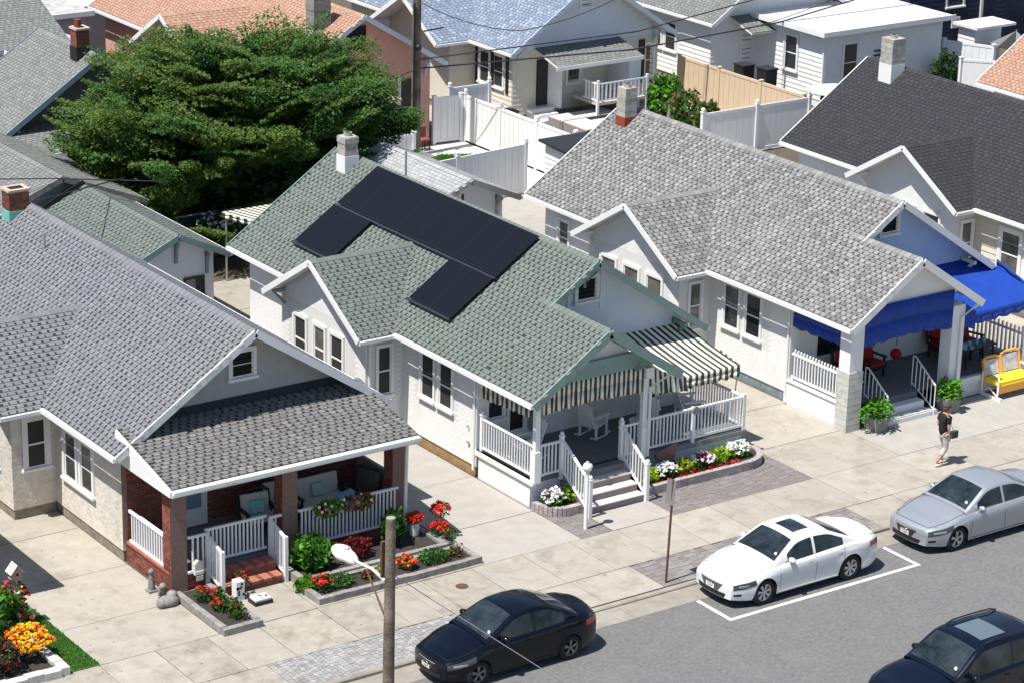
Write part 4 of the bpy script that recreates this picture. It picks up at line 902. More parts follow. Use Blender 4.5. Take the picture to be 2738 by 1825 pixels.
# yellow bench
def bench():
    t=T('garden_bench','bright yellow cushioned wicker love seat with white metal legs','bench',(20.0,2.0,0)); o=V((19.45,1.8,0))
    m['byel']=M('yellow_cushion',(.85,.62,.03),.8); m['bor']=M('orange_wicker',(.75,.36,.07),.7,ns=40,na=.25)
    MB().box(19.5,20.95,1.75,2.35,.42,.54).build('seat_cushion','byel',t); MB().box(19.48,20.97,1.72,1.8,.2,.44).build('apron','bor',t)
    for i,(a,b_) in enumerate(((19.5,20.15),(20.2,20.95))):
        q=MB(); zz=[.55,1.02+i*.06]; q.beam((a,2.36,.5),(a,2.5,zz[1]),.06,.07); q.beam((b_,2.36,.5),(b_,2.5,zz[1]),.06,.07); q.tube([(a,2.5,zz[1]),(a+.15,2.52,zz[1]+.06),(b_-.15,2.52,zz[1]+.06),(b_,2.5,zz[1])],.045,8); q.build('back_frame','bor',t)
        MB().mesh([(a+.06,2.37,.56),(b_-.06,2.37,.56),(b_-.06,2.48,zz[1]-.02),(a+.06,2.48,zz[1]-.02),(a+.06,2.44,.56),(b_-.06,2.44,.56),(b_-.06,2.54,zz[1]-.02),(a+.06,2.54,zz[1]-.02)],[(0,1,2,3),(7,6,5,4),(0,4,5,1),(2,6,7,3),(0,3,7,4),(1,5,6,2)]).build('back_cushion',M('pale_cushion%d'%i,(.62,.62,.66),.9,ns=5,c2=(.25,.28,.36)),t)
    for x in (19.45,20.98):
        q=MB(); q.tube([(x,1.75,0),(x,1.75,.7),(x,1.95,.76),(x,2.4,.72)],.03,6); q.tube([(x,2.4,0),(x,2.4,.72)],.03,6); q.tube([(x,1.75,.1),(x,2.1,.3),(x,2.4,.1)],.02,6); q.build('arm_frame','iron',t)
    for x in (19.48,20.95): MB().box(x-.05,x+.05,1.6,2.55,.0,.07).build('skid','iron',t)
bench()
# ---------------------------------------------------------------- porch furniture
def chairbox(name,label,cat,x,y,z,rz,frame,seat=None,slats=False,rocker=False,w=.6,pillow=None,group=None,curved=False):
    t=T(name,label,cat,(0,0,0),group); q=MB()
    for sx in (-w/2+.03,w/2-.03):
        b=MB(); b.box(sx-.025,sx+.025,-.27,-.21,0,.62); b.build('leg',frame,t); b=MB(); b.box(sx-.025,sx+.025,.22,.28,0,.45); b.build('leg',frame,t)
        b=MB(); b.box(sx-.05,sx+.05,-.32,.3,.6,.64); b.build('armrest',frame,t)
        if rocker: b=MB(); b.tube([(sx,-.42,.08),(sx,-.2,.01),(sx,.2,.01),(sx,.5,.12)],.022,6); b.build('rocker',frame,t)
    if slats:
        for i in range(5): b=MB(); b.box(-w/2+.02,w/2-.02,-.28+i*.11,-.28+i*.11+.095,.38-.02*i,.405-.02*i); b.build('seat_slat',frame,t)
        for i in range(5): b=MB(); xx=-w/2+.05+i*(w-.1)/5; b.mesh([(xx,.26,.36),(xx+.09,.26,.36),(xx+.09,.5,1.02+.05*(i in(1,2,3))),(xx,.5,1.02+.05*(i in(1,2,3))),(xx,.285,.36),(xx+.09,.285,.36),(xx+.09,.525,1.02+.05*(i in(1,2,3))),(xx,.525,1.02+.05*(i in(1,2,3)))],[(0,1,2,3),(7,6,5,4),(0,4,5,1),(2,6,7,3),(0,3,7,4),(1,5,6,2)]); b.build('back_slat',frame,t)
    else:
        MB().box(-w/2,w/2,-.3,.28,.26,.38).build('seat_frame',frame,t)
        b=MB(); b.tube([(-w/2,.3,.4),(-w/2,.4,.95),(-w/2+.1,.42,1.02),(w/2-.1,.42,1.02),(w/2,.4,.95),(w/2,.3,.4)],.05,8); b.build('back_frame',frame,t)
    if seat:
        MB().box(-w/2+.05,w/2-.05,-.3,.24,.385,.48).build('seat_cushion',seat,t); b=MB(); b.obox((-w/2+.06,.24,.46),X_,V((0,.2,.98)).normalized(),V((0,-.98,.2)).normalized(),w-.12,.5,.09); b.build('back_cushion',seat,t)
    if pillow:
        b=MB(); b.obox((-.17,.12,.5),X_,V((0,.2,.98)).normalized(),V((0,-.98,.2)).normalized(),.34,.32,.1); b.build('pillow',pillow,t)
    t.location=(x,y,z); t.rotation_euler=(0,0,rz); return t
m['cush']=M('beige_cushion',(.5,.49,.46),.9); m['turq']=M('turquoise_pillow',(.22,.48,.52),.9,ns=9,na=.2); m['wick']=M('dark_wicker',(.02,.017,.016),.7); m['aqua']=M('aqua_pillow',(.2,.42,.6),.9); m['mint']=M('mint_pillow',(.35,.5,.42),.9,ns=12,na=.2); m['redc']=M('red_chair_fabric',(.28,.01,.012),.8)
chairbox('wicker_chair','dark wicker armchair with beige cushions and turquoise pillow on the brick porch','chair',-4.35,3.7,.5,-.1,'wick','cush',w=.85,pillow='turq')
chairbox('wicker_chair','dark wicker armchair half hidden behind the middle brick pillar','chair',-3.55,4.1,.5,-.1,'wick','cush',w=.7)
chairbox('wicker_loveseat','dark wicker love seat with beige cushions and mint pillow','sofa',-2.45,3.9,.5,.0,'wick','cush',w=1.4,pillow='mint')
chairbox('wicker_chair','dark wicker armchair turned sideways at the right end of the brick porch','chair',-1.45,3.6,.5,-1.2,'wick',None,w=.8)
t=T('pillow_stack','stack of light blue pillows at the right of the brick porch','pillow',(-1.95,3.2,1.0)); 
for i in range(2): MB().obox((-2.2,3.1,.86+i*.12),V((.95,.1,.1)).normalized(),V((-.1,.95,.1)).normalized(),Z_,.5,.4,.11).build('pillow','aqua',t)
t=T('side_table','dark side table holding the blue pillows','table',(-1.95,3.3,.5)); MB().box(-2.3,-1.6,3.0,3.6,.8,.84).build('top','wick',t)
for a,b_ in ((-2.25,3.05),(-1.65,3.05),(-2.25,3.55),(-1.65,3.55)): MB().box(a-.02,a+.02,b_-.02,b_+.02,.5,.8).build('leg','wick',t)
G='white chairs on the striped awning porch'
chairbox('rocking_chair','white rocking chair behind the left end of the white railing','chair',3.75,3.6,.8,-1.6,'vinyl',slats=True,rocker=True,group=None)
chairbox('rocking_chair','white rocking chair in the middle of the open porch','chair',6.35,4.1,.8,1.9,'vinyl',slats=True,rocker=True)
chairbox('adirondack_chair','white chair with black striped cushion under the striped awning','chair',8.0,3.8,.8,2.6,'vinyl','strW',slats=True)
chairbox('adirondack_chair','white wicker lounge chair at the right end of the deck','chair',9.35,3.7,.8,1.3,'vinyl',slats=True,w=.75)
t=T('side_table','small round white table between the deck chairs','table',(7.35,3.4,.8)); MB().tube([(7.35,3.4,1.25),(7.35,3.4,1.28)],.26,14,sm=False).build('top','vinyl',t); MB().tube([(7.35,3.4,.8),(7.35,3.4,1.25)],.03,8).build('stem','vinyl',t)
for x,y,rz,l in ((15.4,3.9,-.4,'dark red armchair at the left of the white porch'),(16.5,4.1,.1,'dark red armchair in the middle of the white porch'),(20.3,3.9,.3,'dark red armchair behind the yellow bench'),(19.5,4.2,.0,'dark red armchair beside the white porch window')):
    chairbox('porch_armchair',l,'chair',x,y,.6,rz,'black','redc',w=.7)
t=T('low_table','low dark table with a white cloth on the white porch','table',(14.9,3.2,.6)); MB().box(14.6,15.2,2.95,3.45,1.0,1.04).build('top','cush',t)
for a,b_ in ((14.65,3.0),(15.15,3.0),(14.65,3.4),(15.15,3.4)): MB().box(a-.02,a+.02,b_-.02,b_+.02,.6,1.0).build('leg','black',t)
t=T('red_lantern','round red paper lantern in the shade of the white porch','lantern',(17.3,3.9,1.3)); MB().ball((17.3,3.9,1.2),.17,12).build('shade','redc',t); MB().tube([(17.3,3.9,1.48),(17.3,3.9,2.2)],.012,5).build('cord','black',t)
t=T('patio_table','dark glass patio table with blue glasses behind the yellow bench','table',(19.9,3.2,.6)); MB().box(19.2,20.5,2.9,3.5,1.22,1.25).build('top','glass',t)
for a,b_ in ((19.3,3.0),(20.4,3.0),(19.3,3.4),(20.4,3.4)): MB().box(a-.02,a+.02,b_-.02,b_+.02,.6,1.22).build('leg','black',t)
for i in range(3): q=T('drinking_glass',['blue glass at the left of the patio table','blue glass in the centre of the patio table','blue glass at the right of the patio table'][i],'glass',(19.6+i*.3,3.2,1.25)); MB().tube([(19.6+i*.3,3.2,1.25),(19.6+i*.3,3.2,1.4)],.05,8).build('body','aqua',q)
t=T('white_plastic_chair','white plastic chair arm beside the yellow bench','chair',(21.3,2.1,0)); t2=chairbox('garden_chair','pale chair beside the yellow bench at the right edge','chair',21.65,2.1,0,0,'iron',slats=True); bpy.data.objects.remove(t)
# ---------------------------------------------------------------- cars (built nose at x=0, pointing to -x)
def interp(x,P):
    for (a,b),(c,d) in zip(P,P[1:]):
        if x<=c:
            s=(x-a)/(c-a); s=max(0,min(1,s)); s2=s*s*(3-2*s)*.5+s*.5; return b+(d-b)*s2
    return P[-1][1]
def wheelmesh(r,w,style):
    ty=MB(); n=28; prof=[(.0,r*.66),(.012,r*.9),(.03,r*.985),(.06,r),(w-.06,r),(w-.03,r*.985),(w-.012,r*.9),(w,r*.66)]
    vs=[];fs=[]
    for i in range(n):
        t=2*math.pi*i/n
        for y,rr in prof: vs.append((rr*math.cos(t),-w/2+y,rr*math.sin(t)))
    k=len(prof)
    for i in range(n):
        for j in range(k-1): fs.append((i*k+j,((i+1)%n)*k+j,((i+1)%n)*k+j+1,i*k+j+1))
    ty.mesh(vs,fs,0,True)
    rm=MB(); rr=r*.67
    vs=[];fs=[]; prof=[(-w/2+.02,rr),(-w/2+.012,rr*.93),(-w/2+.06,rr*.88),(w*.2,rr*.86)]; k=len(prof)
    for i in range(n):
        t=2*math.pi*i/n
        for y,q in prof: vs.append((q*math.cos(t),y,q*math.sin(t)))
    for i in range(n):
        for j in range(k-1): fs.append((i*k+j,((i+1)%n)*k+j,((i+1)%n)*k+j+1,i*k+j+1))
    rm.mesh(vs,fs,0,True)
    y0=-w/2+.03
    for i in range(style):
        a=2*math.pi*i/style+.3
        for s in (-.13,.13):
            p=V((math.cos(a)*rr*.16,y0+.01,math.sin(a)*rr*.16)); q=V((math.cos(a+s)*rr*.9,y0,math.sin(a+s)*rr*.9)); rm.beam(p,q,.035,.03,up=(0,1,0))
    rm.tube([(0,y0-.012,0),(0,y0+.05,0)],rr*.2,12)
    bk=MB(); bk.tube([(0,y0+.07,0),(0,y0+.075,0)],rr*.87,20); return ty,rm,bk
def car(name,label,X,Yc,L=4.85,W=1.82,H=1.46,paint=None,xf=.97,xr=3.75,rw=.335,cowl=(1.35,.98),roof0=(2.12,),roof1=(3.05,),tail=(3.95,1.05),hood=.70,belt=.93,trunk=1.04,suv=False,sunroof=None,spokes=7,grille='sedan',rim='rim',plate='cream',hs=1.0):
    t=T(name,label,'car',(0,0,0))
    lowz=.20 if not suv else .26
    hw=W/2
    def ww(x):
        s=min(max(x,0)/1.0,1); f=1-.25*(1-s)**2.6; s=min(max(L-x,0)/.75,1); return hw*f*(1-.22*(1-s)**2.6)
    sh=[(0,hood-.065),(.25,hood-.02),(cowl[0]-.1,belt-.07),(cowl[0]+.5,belt-.01),(3.3*L/4.85,belt+.04),(L-.35,belt+.03),(L,belt-.12)]
    tp=[(0,hood-.055),(.12,hood+.02),(.5,hood+.10),(cowl[0],cowl[1]+.0),(cowl[0]+.4,cowl[1]-.02),(tail[0]-.3,trunk-.03),(tail[0]+.15,trunk),(L-.12,trunk-.02),(L,trunk-.12)]
    if suv: tp=[(0,hood-.14),(.1,hood-.01),(.5,hood+.06),(cowl[0],cowl[1]),(cowl[0]+.4,belt),(L-.1,belt),(L,belt-.05)]
    Sh=lambda x: interp(x,sh); Tp=lambda x: max(interp(x,tp),Sh(x)+.01)
    ra=rw*1.14
    def zb(x):
        z=lowz+.05*(1-min(x/.4,1))+.08*(1-min((L-x)/.4,1))
        for a in (xf,xr):
            if abs(x-a)<ra: z=max(z,rw+math.sqrt(ra*ra-(x-a)**2))
        return z
    def fr(x,z):
        b,s=lowz,Sh(x); q=(z-b)/(s-b); q=max(0,min(1,q))
        flare=0
        for a in (xf,xr):
            d=math.hypot(x-a,z-rw); 
            if d<ra+.16: flare=max(flare,.016*(1-max(0,d-ra)/.16))
        crease=.006*math.exp(-((q-.82)/.06)**2)
        return .945+.055*math.sin(min(1,q/.6)*math.pi/2)-.045*max(0,(q-.72)/.28)**2+flare+crease
    def bend(p):
        x,y,z=p
        if x<1.0: x=x+.20*(abs(y)/hw)**2.3*(1-max(x,0)/1.0)+.10*max(0,(z-.52)/.3)**1.5*(1-min(max(x,0)/.3,1))
        if x>L-.9: q=1-(L-x)/.9; x=x-.14*(abs(y)/hw)**2.3*min(1,q)
        return (x,y,z)
    def clipbox(b): b.v=[bend(p) for p in b.v]; return b
    N=int(L/.045); xs=[L*i/N for i in range(N+1)]
    # refine at arches
    xs=sorted(set([round(x,4) for x in xs]+[round(a+s*ra*k,4) for a in (xf,xr) for s in (-1,1) for k in (.999,.97,.9,.8)]))
    ns,nt_=10,8; rings=[]
    for x in xs:
        z0,z1=zb(x),Sh(x); z0=min(z0,z1-.03); rg_=[]
        for i in range(ns+1):
            z=z0+(z1-z0)*i/ns; rg_.append((x,ww(x)*fr(x,z),z))
        yS=rg_[-1][1]; zt=Tp(x)
        for i in range(1,nt_+1):
            s=i/nt_; y=yS*(1-s); z=z1+(zt-z1)*(1-(1-s)**(2.6))**.75; rg_.append((x,y,z))
        rings.append(rg_)
    b=MB(); k=len(rings[0]); vs=[]; fs=[]
    full=[]
    for r in rings: q=r+[(p[0],-p[1],p[2]) for p in reversed(r[:-1])]; full.append(q)
    kk=len(full[0])
    for q in full: vs+=[bend(p) for p in q]
    for i in range(len(full)-1):
        for j in range(kk-1): fs.append((i*kk+j,i*kk+j+1,(i+1)*kk+j+1,(i+1)*kk+j))
    b.mesh(vs,fs,0,True)
    # end caps as grids
    for ridx,xx,sg in ((0,0,1),(len(full)-1,L,-1)):
        q=full[ridx]; m2=kk//2; cs=[]
        f2=[]; vv=[]
        for j in range(m2): vv.append(bend(q[j])); vv.append(bend(q[kk-1-j]))
        M_=8; grid=[]
        for j in range(m2):
            a,c=V(q[j]),V(q[kk-1-j]); 
            for i in range(M_+1): grid.append(bend(tuple(a.lerp(c,i/M_))))
        for j in range(m2-1):
            for i in range(M_): f2.append((j*(M_+1)+i,j*(M_+1)+i+1,(j+1)*(M_+1)+i+1,(j+1)*(M_+1)+i))
        b.mesh(grid,f2,0,True)
    b.build('body',paint,t)
    u=MB(); u.box(.3,L-.3,-hw+.2,hw-.2,.17,.72); clipbox(u); u.build('underbody','black',t)
    # greenhouse
    x0,x1=cowl[0]-.05,tail[0]+.05
    gp=[(cowl[0]-.05,cowl[1]-.02),(cowl[0]+.05,cowl[1]+.05),(roof0[0],H-.045),(roof0[0]+.35,H-.005),((roof0[0]+roof1[0])/2+.1,H),(roof1[0],H-.035),(tail[0]-.05,trunk+.05 if not suv else belt+.25),(tail[0]+.05,trunk-.03 if not suv else belt-.02)]
    def G(x):
        # smooth piecewise
        for (a,bz),(c,d) in zip(gp,gp[1:]):
            if x<=c: s=(x-a)/(c-a); return bz+(d-bz)*s
        return gp[-1][1]
    def Gs(x): return sum(G(min(max(x+d,x0),x1)) for d in (-.12,-.08,-.04,0,.04,.08,.12))/7
    wb_,wr_=hw*.915,hw*(.70 if not suv else .76)
    def yw(x,z):
        q=max(0,(z-belt+.05)/(H-belt)); w0=min(wb_,ww(x)*.95); taper=1-.10*max(0,(x-roof1[0])/(L-roof1[0]))**1.5-.05*max(0,(roof0[0]-x)/1.2)
        return (w0-(wb_-wr_)*q**1.25)*taper
    xs2=[x0+(x1-x0)*i/56 for i in range(57)]; vs=[];fs=[]; nn=9; crown=.045
    def topz(x,y): g=Gs(x); w=yw(x,g); return g-crown*(y/w)**2*(1 if abs(y)<w else 1)
    for x in xs2:
        g=Gs(x); z0=belt-.08; wt=yw(x,g); ze=g-crown
        half=[]
        for i in range(6): z=z0+(max(ze-.03,z0)-z0)*i/5; half.append((x,yw(x,z),z))
        half.append((x,wt*.985,ze+.004 if ze>z0 else z0))
        for i in range(1,nn): y=wt*(1-i/nn)*.97; half.append((x,y,g-crown*(y/wt)**2))
        half.append((x,0,g))
        vs+=[bend(p) for p in half+[(p[0],-p[1],p[2]) for p in reversed(half[:-1])]]
    kk=len(vs)//57
    for i in range(56):
        for j in range(kk-1): fs.append((i*kk+j,i*kk+j+1,(i+1)*kk+j+1,(i+1)*kk+j))
    MB().mesh(vs,fs,0,True).build('cabin',paint,t)
    def toppatch(nm,mat,xa,xb,fa,fb=None,off=.006,k=14,asym=0):
        q=MB(); fb=fb or fa; vs=[];fs=[]
        for i in range(k+1):
            x=xa+(xb-xa)*i/k; f=fa+(fb-fa)*i/k
            for j in range(k+1):
                y=(2*j/k-1)*f*yw(x,Gs(x)); vs.append(bend((x-off*.6*(1 if x<roof0[0]+.1 else (-1 if x>roof1[0]-.1 else 0)),y,topz(x,y)+off)))
        for i in range(k):
            for j in range(k): fs.append((i*(k+1)+j,(i+1)*(k+1)+j,(i+1)*(k+1)+j+1,i*(k+1)+j+1))
        return q.mesh(vs,fs,0,True).build(nm,mat,t)
    toppatch('windscreen','carglass',cowl[0]+.04,roof0[0]-.02,.90,.86,off=.010)
    toppatch('rear_window','carglass',roof1[0]+.10,tail[0]-.06,.84,.86,off=.010)
    if sunroof: toppatch('sunroof','carglass' if not suv else 'sunglass',sunroof[0],sunroof[1],sunroof[2],off=.008,k=6)
    def sidepatch(nm,mat,xa,xb,lo,hi,sgn,off=.006,k=14,fn=None):
        q=MB(); vs=[];fs=[]; fn=fn or yw
        for i in range(k+1):
            x=xa+(xb-xa)*i/k; a,c=lo(x),max(hi(x),lo(x)+.004)
            for j in range(5): z=a+(c-a)*j/4; vs.append(bend((x,sgn*(fn(x,z)+off),z)))
        for i in range(k):
            for j in range(4): f=(i*5+j,(i+1)*5+j,(i+1)*5+j+1,i*5+j+1); fs.append(f if sgn<0 else f[::-1])
        return q.mesh(vs,fs,0,True).build(nm,mat,t)
    bz=lambda x: belt+.025+.02*(x-cowl[0])/2.0
    xB=(roof0[0]+roof1[0])/2+.02
    for sg in (-1,1):
        hi=lambda x:Gs(x)-crown-.055
        sidepatch('side_window','carglass',cowl[0]+.38,xB-.05,bz,hi,sg); sidepatch('side_window','carglass',xB+.03,tail[0]-(.42 if not suv else .95),bz,hi,sg)
        if suv: sidepatch('side_window','carglass',tail[0]-.85,tail[0]-.3,bz,hi,sg)
        sidepatch('window_trim','black' if paint!='p_silver' else 'chrome',cowl[0]+.3,tail[0]-.35,lambda x:bz(x)-.02,lambda x:bz(x)-.004,sg,off=.004)
        fb=lambda x,z: ww(x)*fr(x,z)
        for xd in (cowl[0]+.1,xB,tail[0]-.45):
            sidepatch('door_seam','black',xd,xd+.012,lambda x:max(.3,zb(x)+.02),lambda x:Sh(x)-.01,sg,off=.003,k=1,fn=fb)
        for xd in (xB-.28,tail[0]-.68): sidepatch('door_handle',paint if paint!='p_white' else 'chrome',xd,xd+.17,lambda x:belt-.13,lambda x:belt-.095,sg,off=.022,k=2,fn=fb)
        sidepatch('headlight','lamp',.02 if grille!='x' else .1,.62*hs,lambda x:hood-.20+.10*x+.12*max(0,x-.3),lambda x:Sh(x)-.012-.02*max(0,x-.3),sg,off=.008,k=10,fn=fb)
        sidepatch('headlight_reflector','chrome',.14,.40*hs,lambda x:hood-.15+.08*x,lambda x:hood-.095+.06*x,sg,off=.013,k=4,fn=fb)
        sidepatch('taillight','redlamp',L-.42,L-.02,lambda x:belt-.16,lambda x:belt-.03,sg,off=.006,k=8,fn=fb)
        sidepatch('fog_lamp','black',.04,.22,lambda x:.34,lambda x:.40,sg,off=.006,k=4,fn=fb)
        sidepatch('sill_trim','chrome' if paint=='p_white' else 'black',xf+ra+.05,xr-ra-.05,lambda x:lowz+.045,lambda x:lowz+.06,sg,off=.006,k=6,fn=fb)
        q=MB(); mx=cowl[0]+.42; my=sg*(yw(mx,belt+.06)+.13); q.ball((mx,my,belt+.08),.1,10,sz=(.75,1.15,.72)); q.beam((mx+.02,my-sg*.14,belt+.03),(mx,my,belt+.05),.05,.04); q.build('wing_mirror',paint,t)
        MB().tube([(mx+.06,my,belt+.08),(mx+.078,my,belt+.08)],.062,10).build('mirror_glass','carglass',t)
    def surf(x,f):
        yS=ww(x)*fr(x,Sh(x)); s=1-f; return (x,yS*f,Sh(x)+(Tp(x)-Sh(x))*(1-(1-s)**2.6)**.75+.003)
    for sg in (-1,1):
        q=MB(); q.tube([bend((p[0],p[1]*sg,p[2])) for p in [surf(.12+(cowl[0]-.15)*i/14,.80+.07*i/14) for i in range(15)]],.006,4); q.build('bonnet_seam','black',t)
        if not suv: q=MB(); q.tube([bend((p[0],p[1]*sg,p[2])) for p in [surf(tail[0]+.1+(L-tail[0]-.2)*i/8,.80) for i in range(9)]],.005,4); q.build('boot_seam','black',t)
    q=MB(); q.tube([bend(surf(.13,1-.0 if 0 else .80-1.60*i/12) if .80-1.60*i/12>=0 else (lambda p:(p[0],-p[1],p[2]))(surf(.13,-(.80-1.60*i/12)))) for i in range(13)],.006,4); q.build('bonnet_seam','black',t)
    # front: grille, intake, plate, emblem
    q=MB(); 
    gw=dict(sedan=.40,wide=.36,small=.30).get(grille,.4)
    def front(nm,mat,y0,y1,z0,z1,off=.012,k=8,tz=0):
        q=MB(); vs=[];fs=[]
        for j in range(3):
            for i in range(k+1):
                s=1-tz*(1-j/2); y=(y0+(y1-y0)*i/k)*s; z=z0+(z1-z0)*j/2; p=bend((0,y,z)); vs.append((p[0]-off,p[1],p[2]))
        for j in range(2):
            for i in range(k): fs.append((j*(k+1)+i,j*(k+1)+i+1,(j+1)*(k+1)+i+1,(j+1)*(k+1)+i))
        return q.mesh(vs,fs,0,True).build(nm,mat,t)
    front('grille','grille_'+('chrome' if paint=='p_white' else 'dark'),-gw,gw,hood-.30,hood-.125,tz=.35)
    front('grille_surround','chrome',-gw-.02,gw+.02,hood-.125,hood-.105,off=.014)
    front('lower_intake','black',-.52,.52,.27,.38,tz=.1)
    front('licence_plate',plate,-.155,.155,.40,.52 if grille!='small' else .5,off=.026,k=2)
    q=MB(); q.tube([bend((0,.075*math.cos(a)*1.3,hood-.2+.055*math.sin(a))) for a in [i*math.pi/6 for i in range(13)]],.011,6); q.v=[(p[0]-.028,p[1],p[2]) for p in q.v]; q.tube([(-.028,-.05,hood-.2),(-.028,.05,hood-.2)],.009,5); q.build('emblem','chrome',t)
    ty,rm,bk=wheelmesh(rw,.21,spokes); mt,mr,mb=ty.me('tyre','rubber'),rm.me('rim',rim),bk.me('brake_disc','black')
    for a in (xf,xr):
        for sg in (-1,1):
            w_=bpy.data.objects.new('wheel',mt); col.objects.link(w_); M4=Matrix.Rotation(0 if sg<0 else math.pi,4,'Z'); M4.translation=(a,sg*(hw-.115),rw); w_.matrix_basis=M4; w_.parent=t
            for nm,me_ in (('rim',mr),('brake_disc',mb)):
                o=bpy.data.objects.new(nm,me_); col.objects.link(o); o.parent=w_
    if suv:
        for sg in (-1,1):
            q=MB(); q.tube([(x,sg*(yw(x,H)*.90),Gs(x)+(.035 if 0<i<8 else -.01)) for i,x in enumerate([roof0[0]+.25+(roof1[0]-roof0[0]-.3)*j/8 for j in range(9)])],.018,6); q.build('roof_rail','black',t)
    q=MB(); q.box(cowl[0]+.42,cowl[0]+.425,hw*.30,hw*.42,cowl[1]+.16,cowl[1]+.22)
    # inspection sticker on the windscreen
    xs_=cowl[0]+.2; ys_=-hw*.62; q=MB(); q.tube([(xs_-.012,ys_,topz(xs_,ys_)+.014),(xs_-.018,ys_,topz(xs_,ys_)+.018)],.045,8); q.build('windscreen_sticker','cream',t)
    for s_ in (.1,-.5):
        q=MB(); a_=V((cowl[0]+.05,s_*hw,topz(cowl[0]+.08,s_*hw)+.02)); c_=V((cowl[0]+.16,(s_+.5)*hw,topz(cowl[0]+.17,(s_+.5)*hw)+.02)); q.tube([a_,c_],.009,4); q.build('wiper','black',t)
    t.location=(X,Yc,-.105)
    return t
m['p_white']=M('white_car_paint',(.66,.665,.67),.3,coat=.6); m['p_black']=M('black_car_paint',(.002,.003,.007),.16,coat=.4,spec=.2); m['p_silver']=M('silver_car_paint',(.42,.44,.47),.32,metal=.55,coat=1); m['p_navy']=M('dark_blue_car_paint',(.003,.005,.013),.2,coat=.4,spec=.2)
m['carglass']=M('car_glass',(.035,.048,.058),.05,spec=.3,ns=1.6,c2=(.003,.006,.009)); m['sunglass']=M('car_sunroof_glass',(.10,.13,.15),.06,spec=.6); m['chrome']=M('chrome',(.7,.7,.72),.12,metal=1); m['lamp']=M('headlight_lens',(.06,.065,.07),.1,metal=.3,coat=.5); m['redlamp']=M('taillight_lens',(.35,.015,.01),.1,coat=1)  # car glass noise paints patchy sky reflections into its base colour
m['rubber']=M('tyre_rubber',(.018,.018,.019),.85); m['rim']=M('alloy_rim',(.55,.56,.58),.3,metal=.8); m['rimd']=M('grey_alloy_rim',(.22,.22,.23),.35,metal=.7)
m['grille_chrome']=M('chrome_grille',(.22,.22,.23),.35,metal=.7,ns=60,c2=(.06,.06,.06)); m['grille_dark']=M('dark_grille',(.025,.025,.028),.4,ns=60,na=.5)
m['plate_y']=M('pale_yellow_plate',(.62,.62,.40),.5)
car('parked_car','white sedan with dark sunroof parked in the painted box',3.55,-4.52,paint='p_white',sunroof=(2.25,2.75,.55),H=1.46,plate='wstucco',roof0=(2.05,),roof1=(3.1,),tail=(3.95,1.05))
car('parked_car','silver sedan parked at the kerb at the right edge',9.85,-4.62,paint='p_silver',L=4.86,W=1.83,H=1.47,xf=.98,xr=3.76,grille='wide',roof0=(2.1,),roof1=(3.15,),plate='cream',hs=1.25,spokes=5)
car('parked_car','black compact sedan with pale yellow plate parked beside the paver strip',-4.68,-4.50,paint='p_black',L=4.36,W=1.70,H=1.48,xf=.88,xr=3.45,rw=.31,cowl=(1.15,1.0),roof0=(1.95,),roof1=(2.9,),tail=(3.72,1.08),trunk=1.07,grille='small',plate='plate_y',rim='rimd',hs=1.2,spokes=5)
car('parked_car','dark blue sport utility vehicle with glass sunroof at the bottom right corner',2.55,-11.75,paint='p_navy',L=4.75,W=1.86,H=1.71,xf=.98,xr=3.65,rw=.36,cowl=(1.40,1.14),roof0=(2.15,),roof1=(4.0,),tail=(4.55,1.1),hood=.88,belt=1.06,trunk=1.1,suv=True,sunroof=(2.45,3.2,.62),grille='sedan',spokes=5)
# ---------------------------------------------------------------- person
def skin(name,verts,edges,radii,mat,parent,root=0,sub=2):
    me=bpy.data.meshes.new(name); me.from_pydata(verts,edges,[]); me.materials.append(m[mat] if isinstance(mat,str) else mat)
    o=link(name,me,parent); md=o.modifiers.new('skin','SKIN'); md.use_smooth_shade=True
    for i,r in enumerate(radii):
        v=me.skin_vertices[0].data[i]; v.radius=(r,r) if not isinstance(r,tuple) else r
        v.use_root=(i==root)
    s=o.modifiers.new('sub','SUBSURF'); s.levels=sub; s.render_levels=sub; return o
m['skinc']=M('skin',(.42,.22,.15),.6); m['shirt']=M('black_shirt',(.012,.010,.012),.9); m['shorts']=M('pale_trousers',(.42,.38,.38),.9,ns=12,na=.15); m['cap']=M('dark_cap',(.05,.05,.06),.9); m['hair']=M('brown_hair',(.12,.06,.03),.8); m['shoe']=M('white_shoe',(.6,.58,.52),.7)
pt=T('person','person in dark cap, black shirt and pale cropped trousers walking on the sidewalk','person',(0,0,0))
# local: walking towards +x, z up; hip at .93
bv=[(0,0,.95),(0,0,1.12),(.01,0,1.32),(.01,0,1.46),(.03,0,1.53),(.05,0,1.60),(.055,0,1.68),   #0-6 spine,neck,head
 (0,.09,.90),(.17,.10,.50),(.06,.10,.10),(.20,.10,.05),       # 7-10 left leg (far) forward
 (0,-.09,.90),(.02,-.10,.48),(-.26,-.10,.16),(-.18,-.10,.05),  # 11-14 right leg back
 (.0,.17,1.43),(-.04,.21,1.15),(.10,.21,.93),(.15,.20,.87),                  # 15-18 left arm
 (.0,-.17,1.43),(-.03,-.22,1.16),(.02,-.23,.92),(.03,-.22,.84)]            # 19-22 right arm
be=[(0,1),(1,2),(2,3),(3,4),(4,5),(5,6),(0,7),(7,8),(8,9),(9,10),(0,11),(11,12),(12,13),(13,14),(3,15),(15,16),(16,17),(17,18),(3,19),(19,20),(20,21),(21,22)]
br=[(.11,.10),(.10,.08),(.11,.08),(.07,.06),.055,.088,.082,.095,.062,.04,.032,.095,.062,.042,.032,.06,.043,.032,.026,.06,.043,.032,.026]
nb=len(bv)
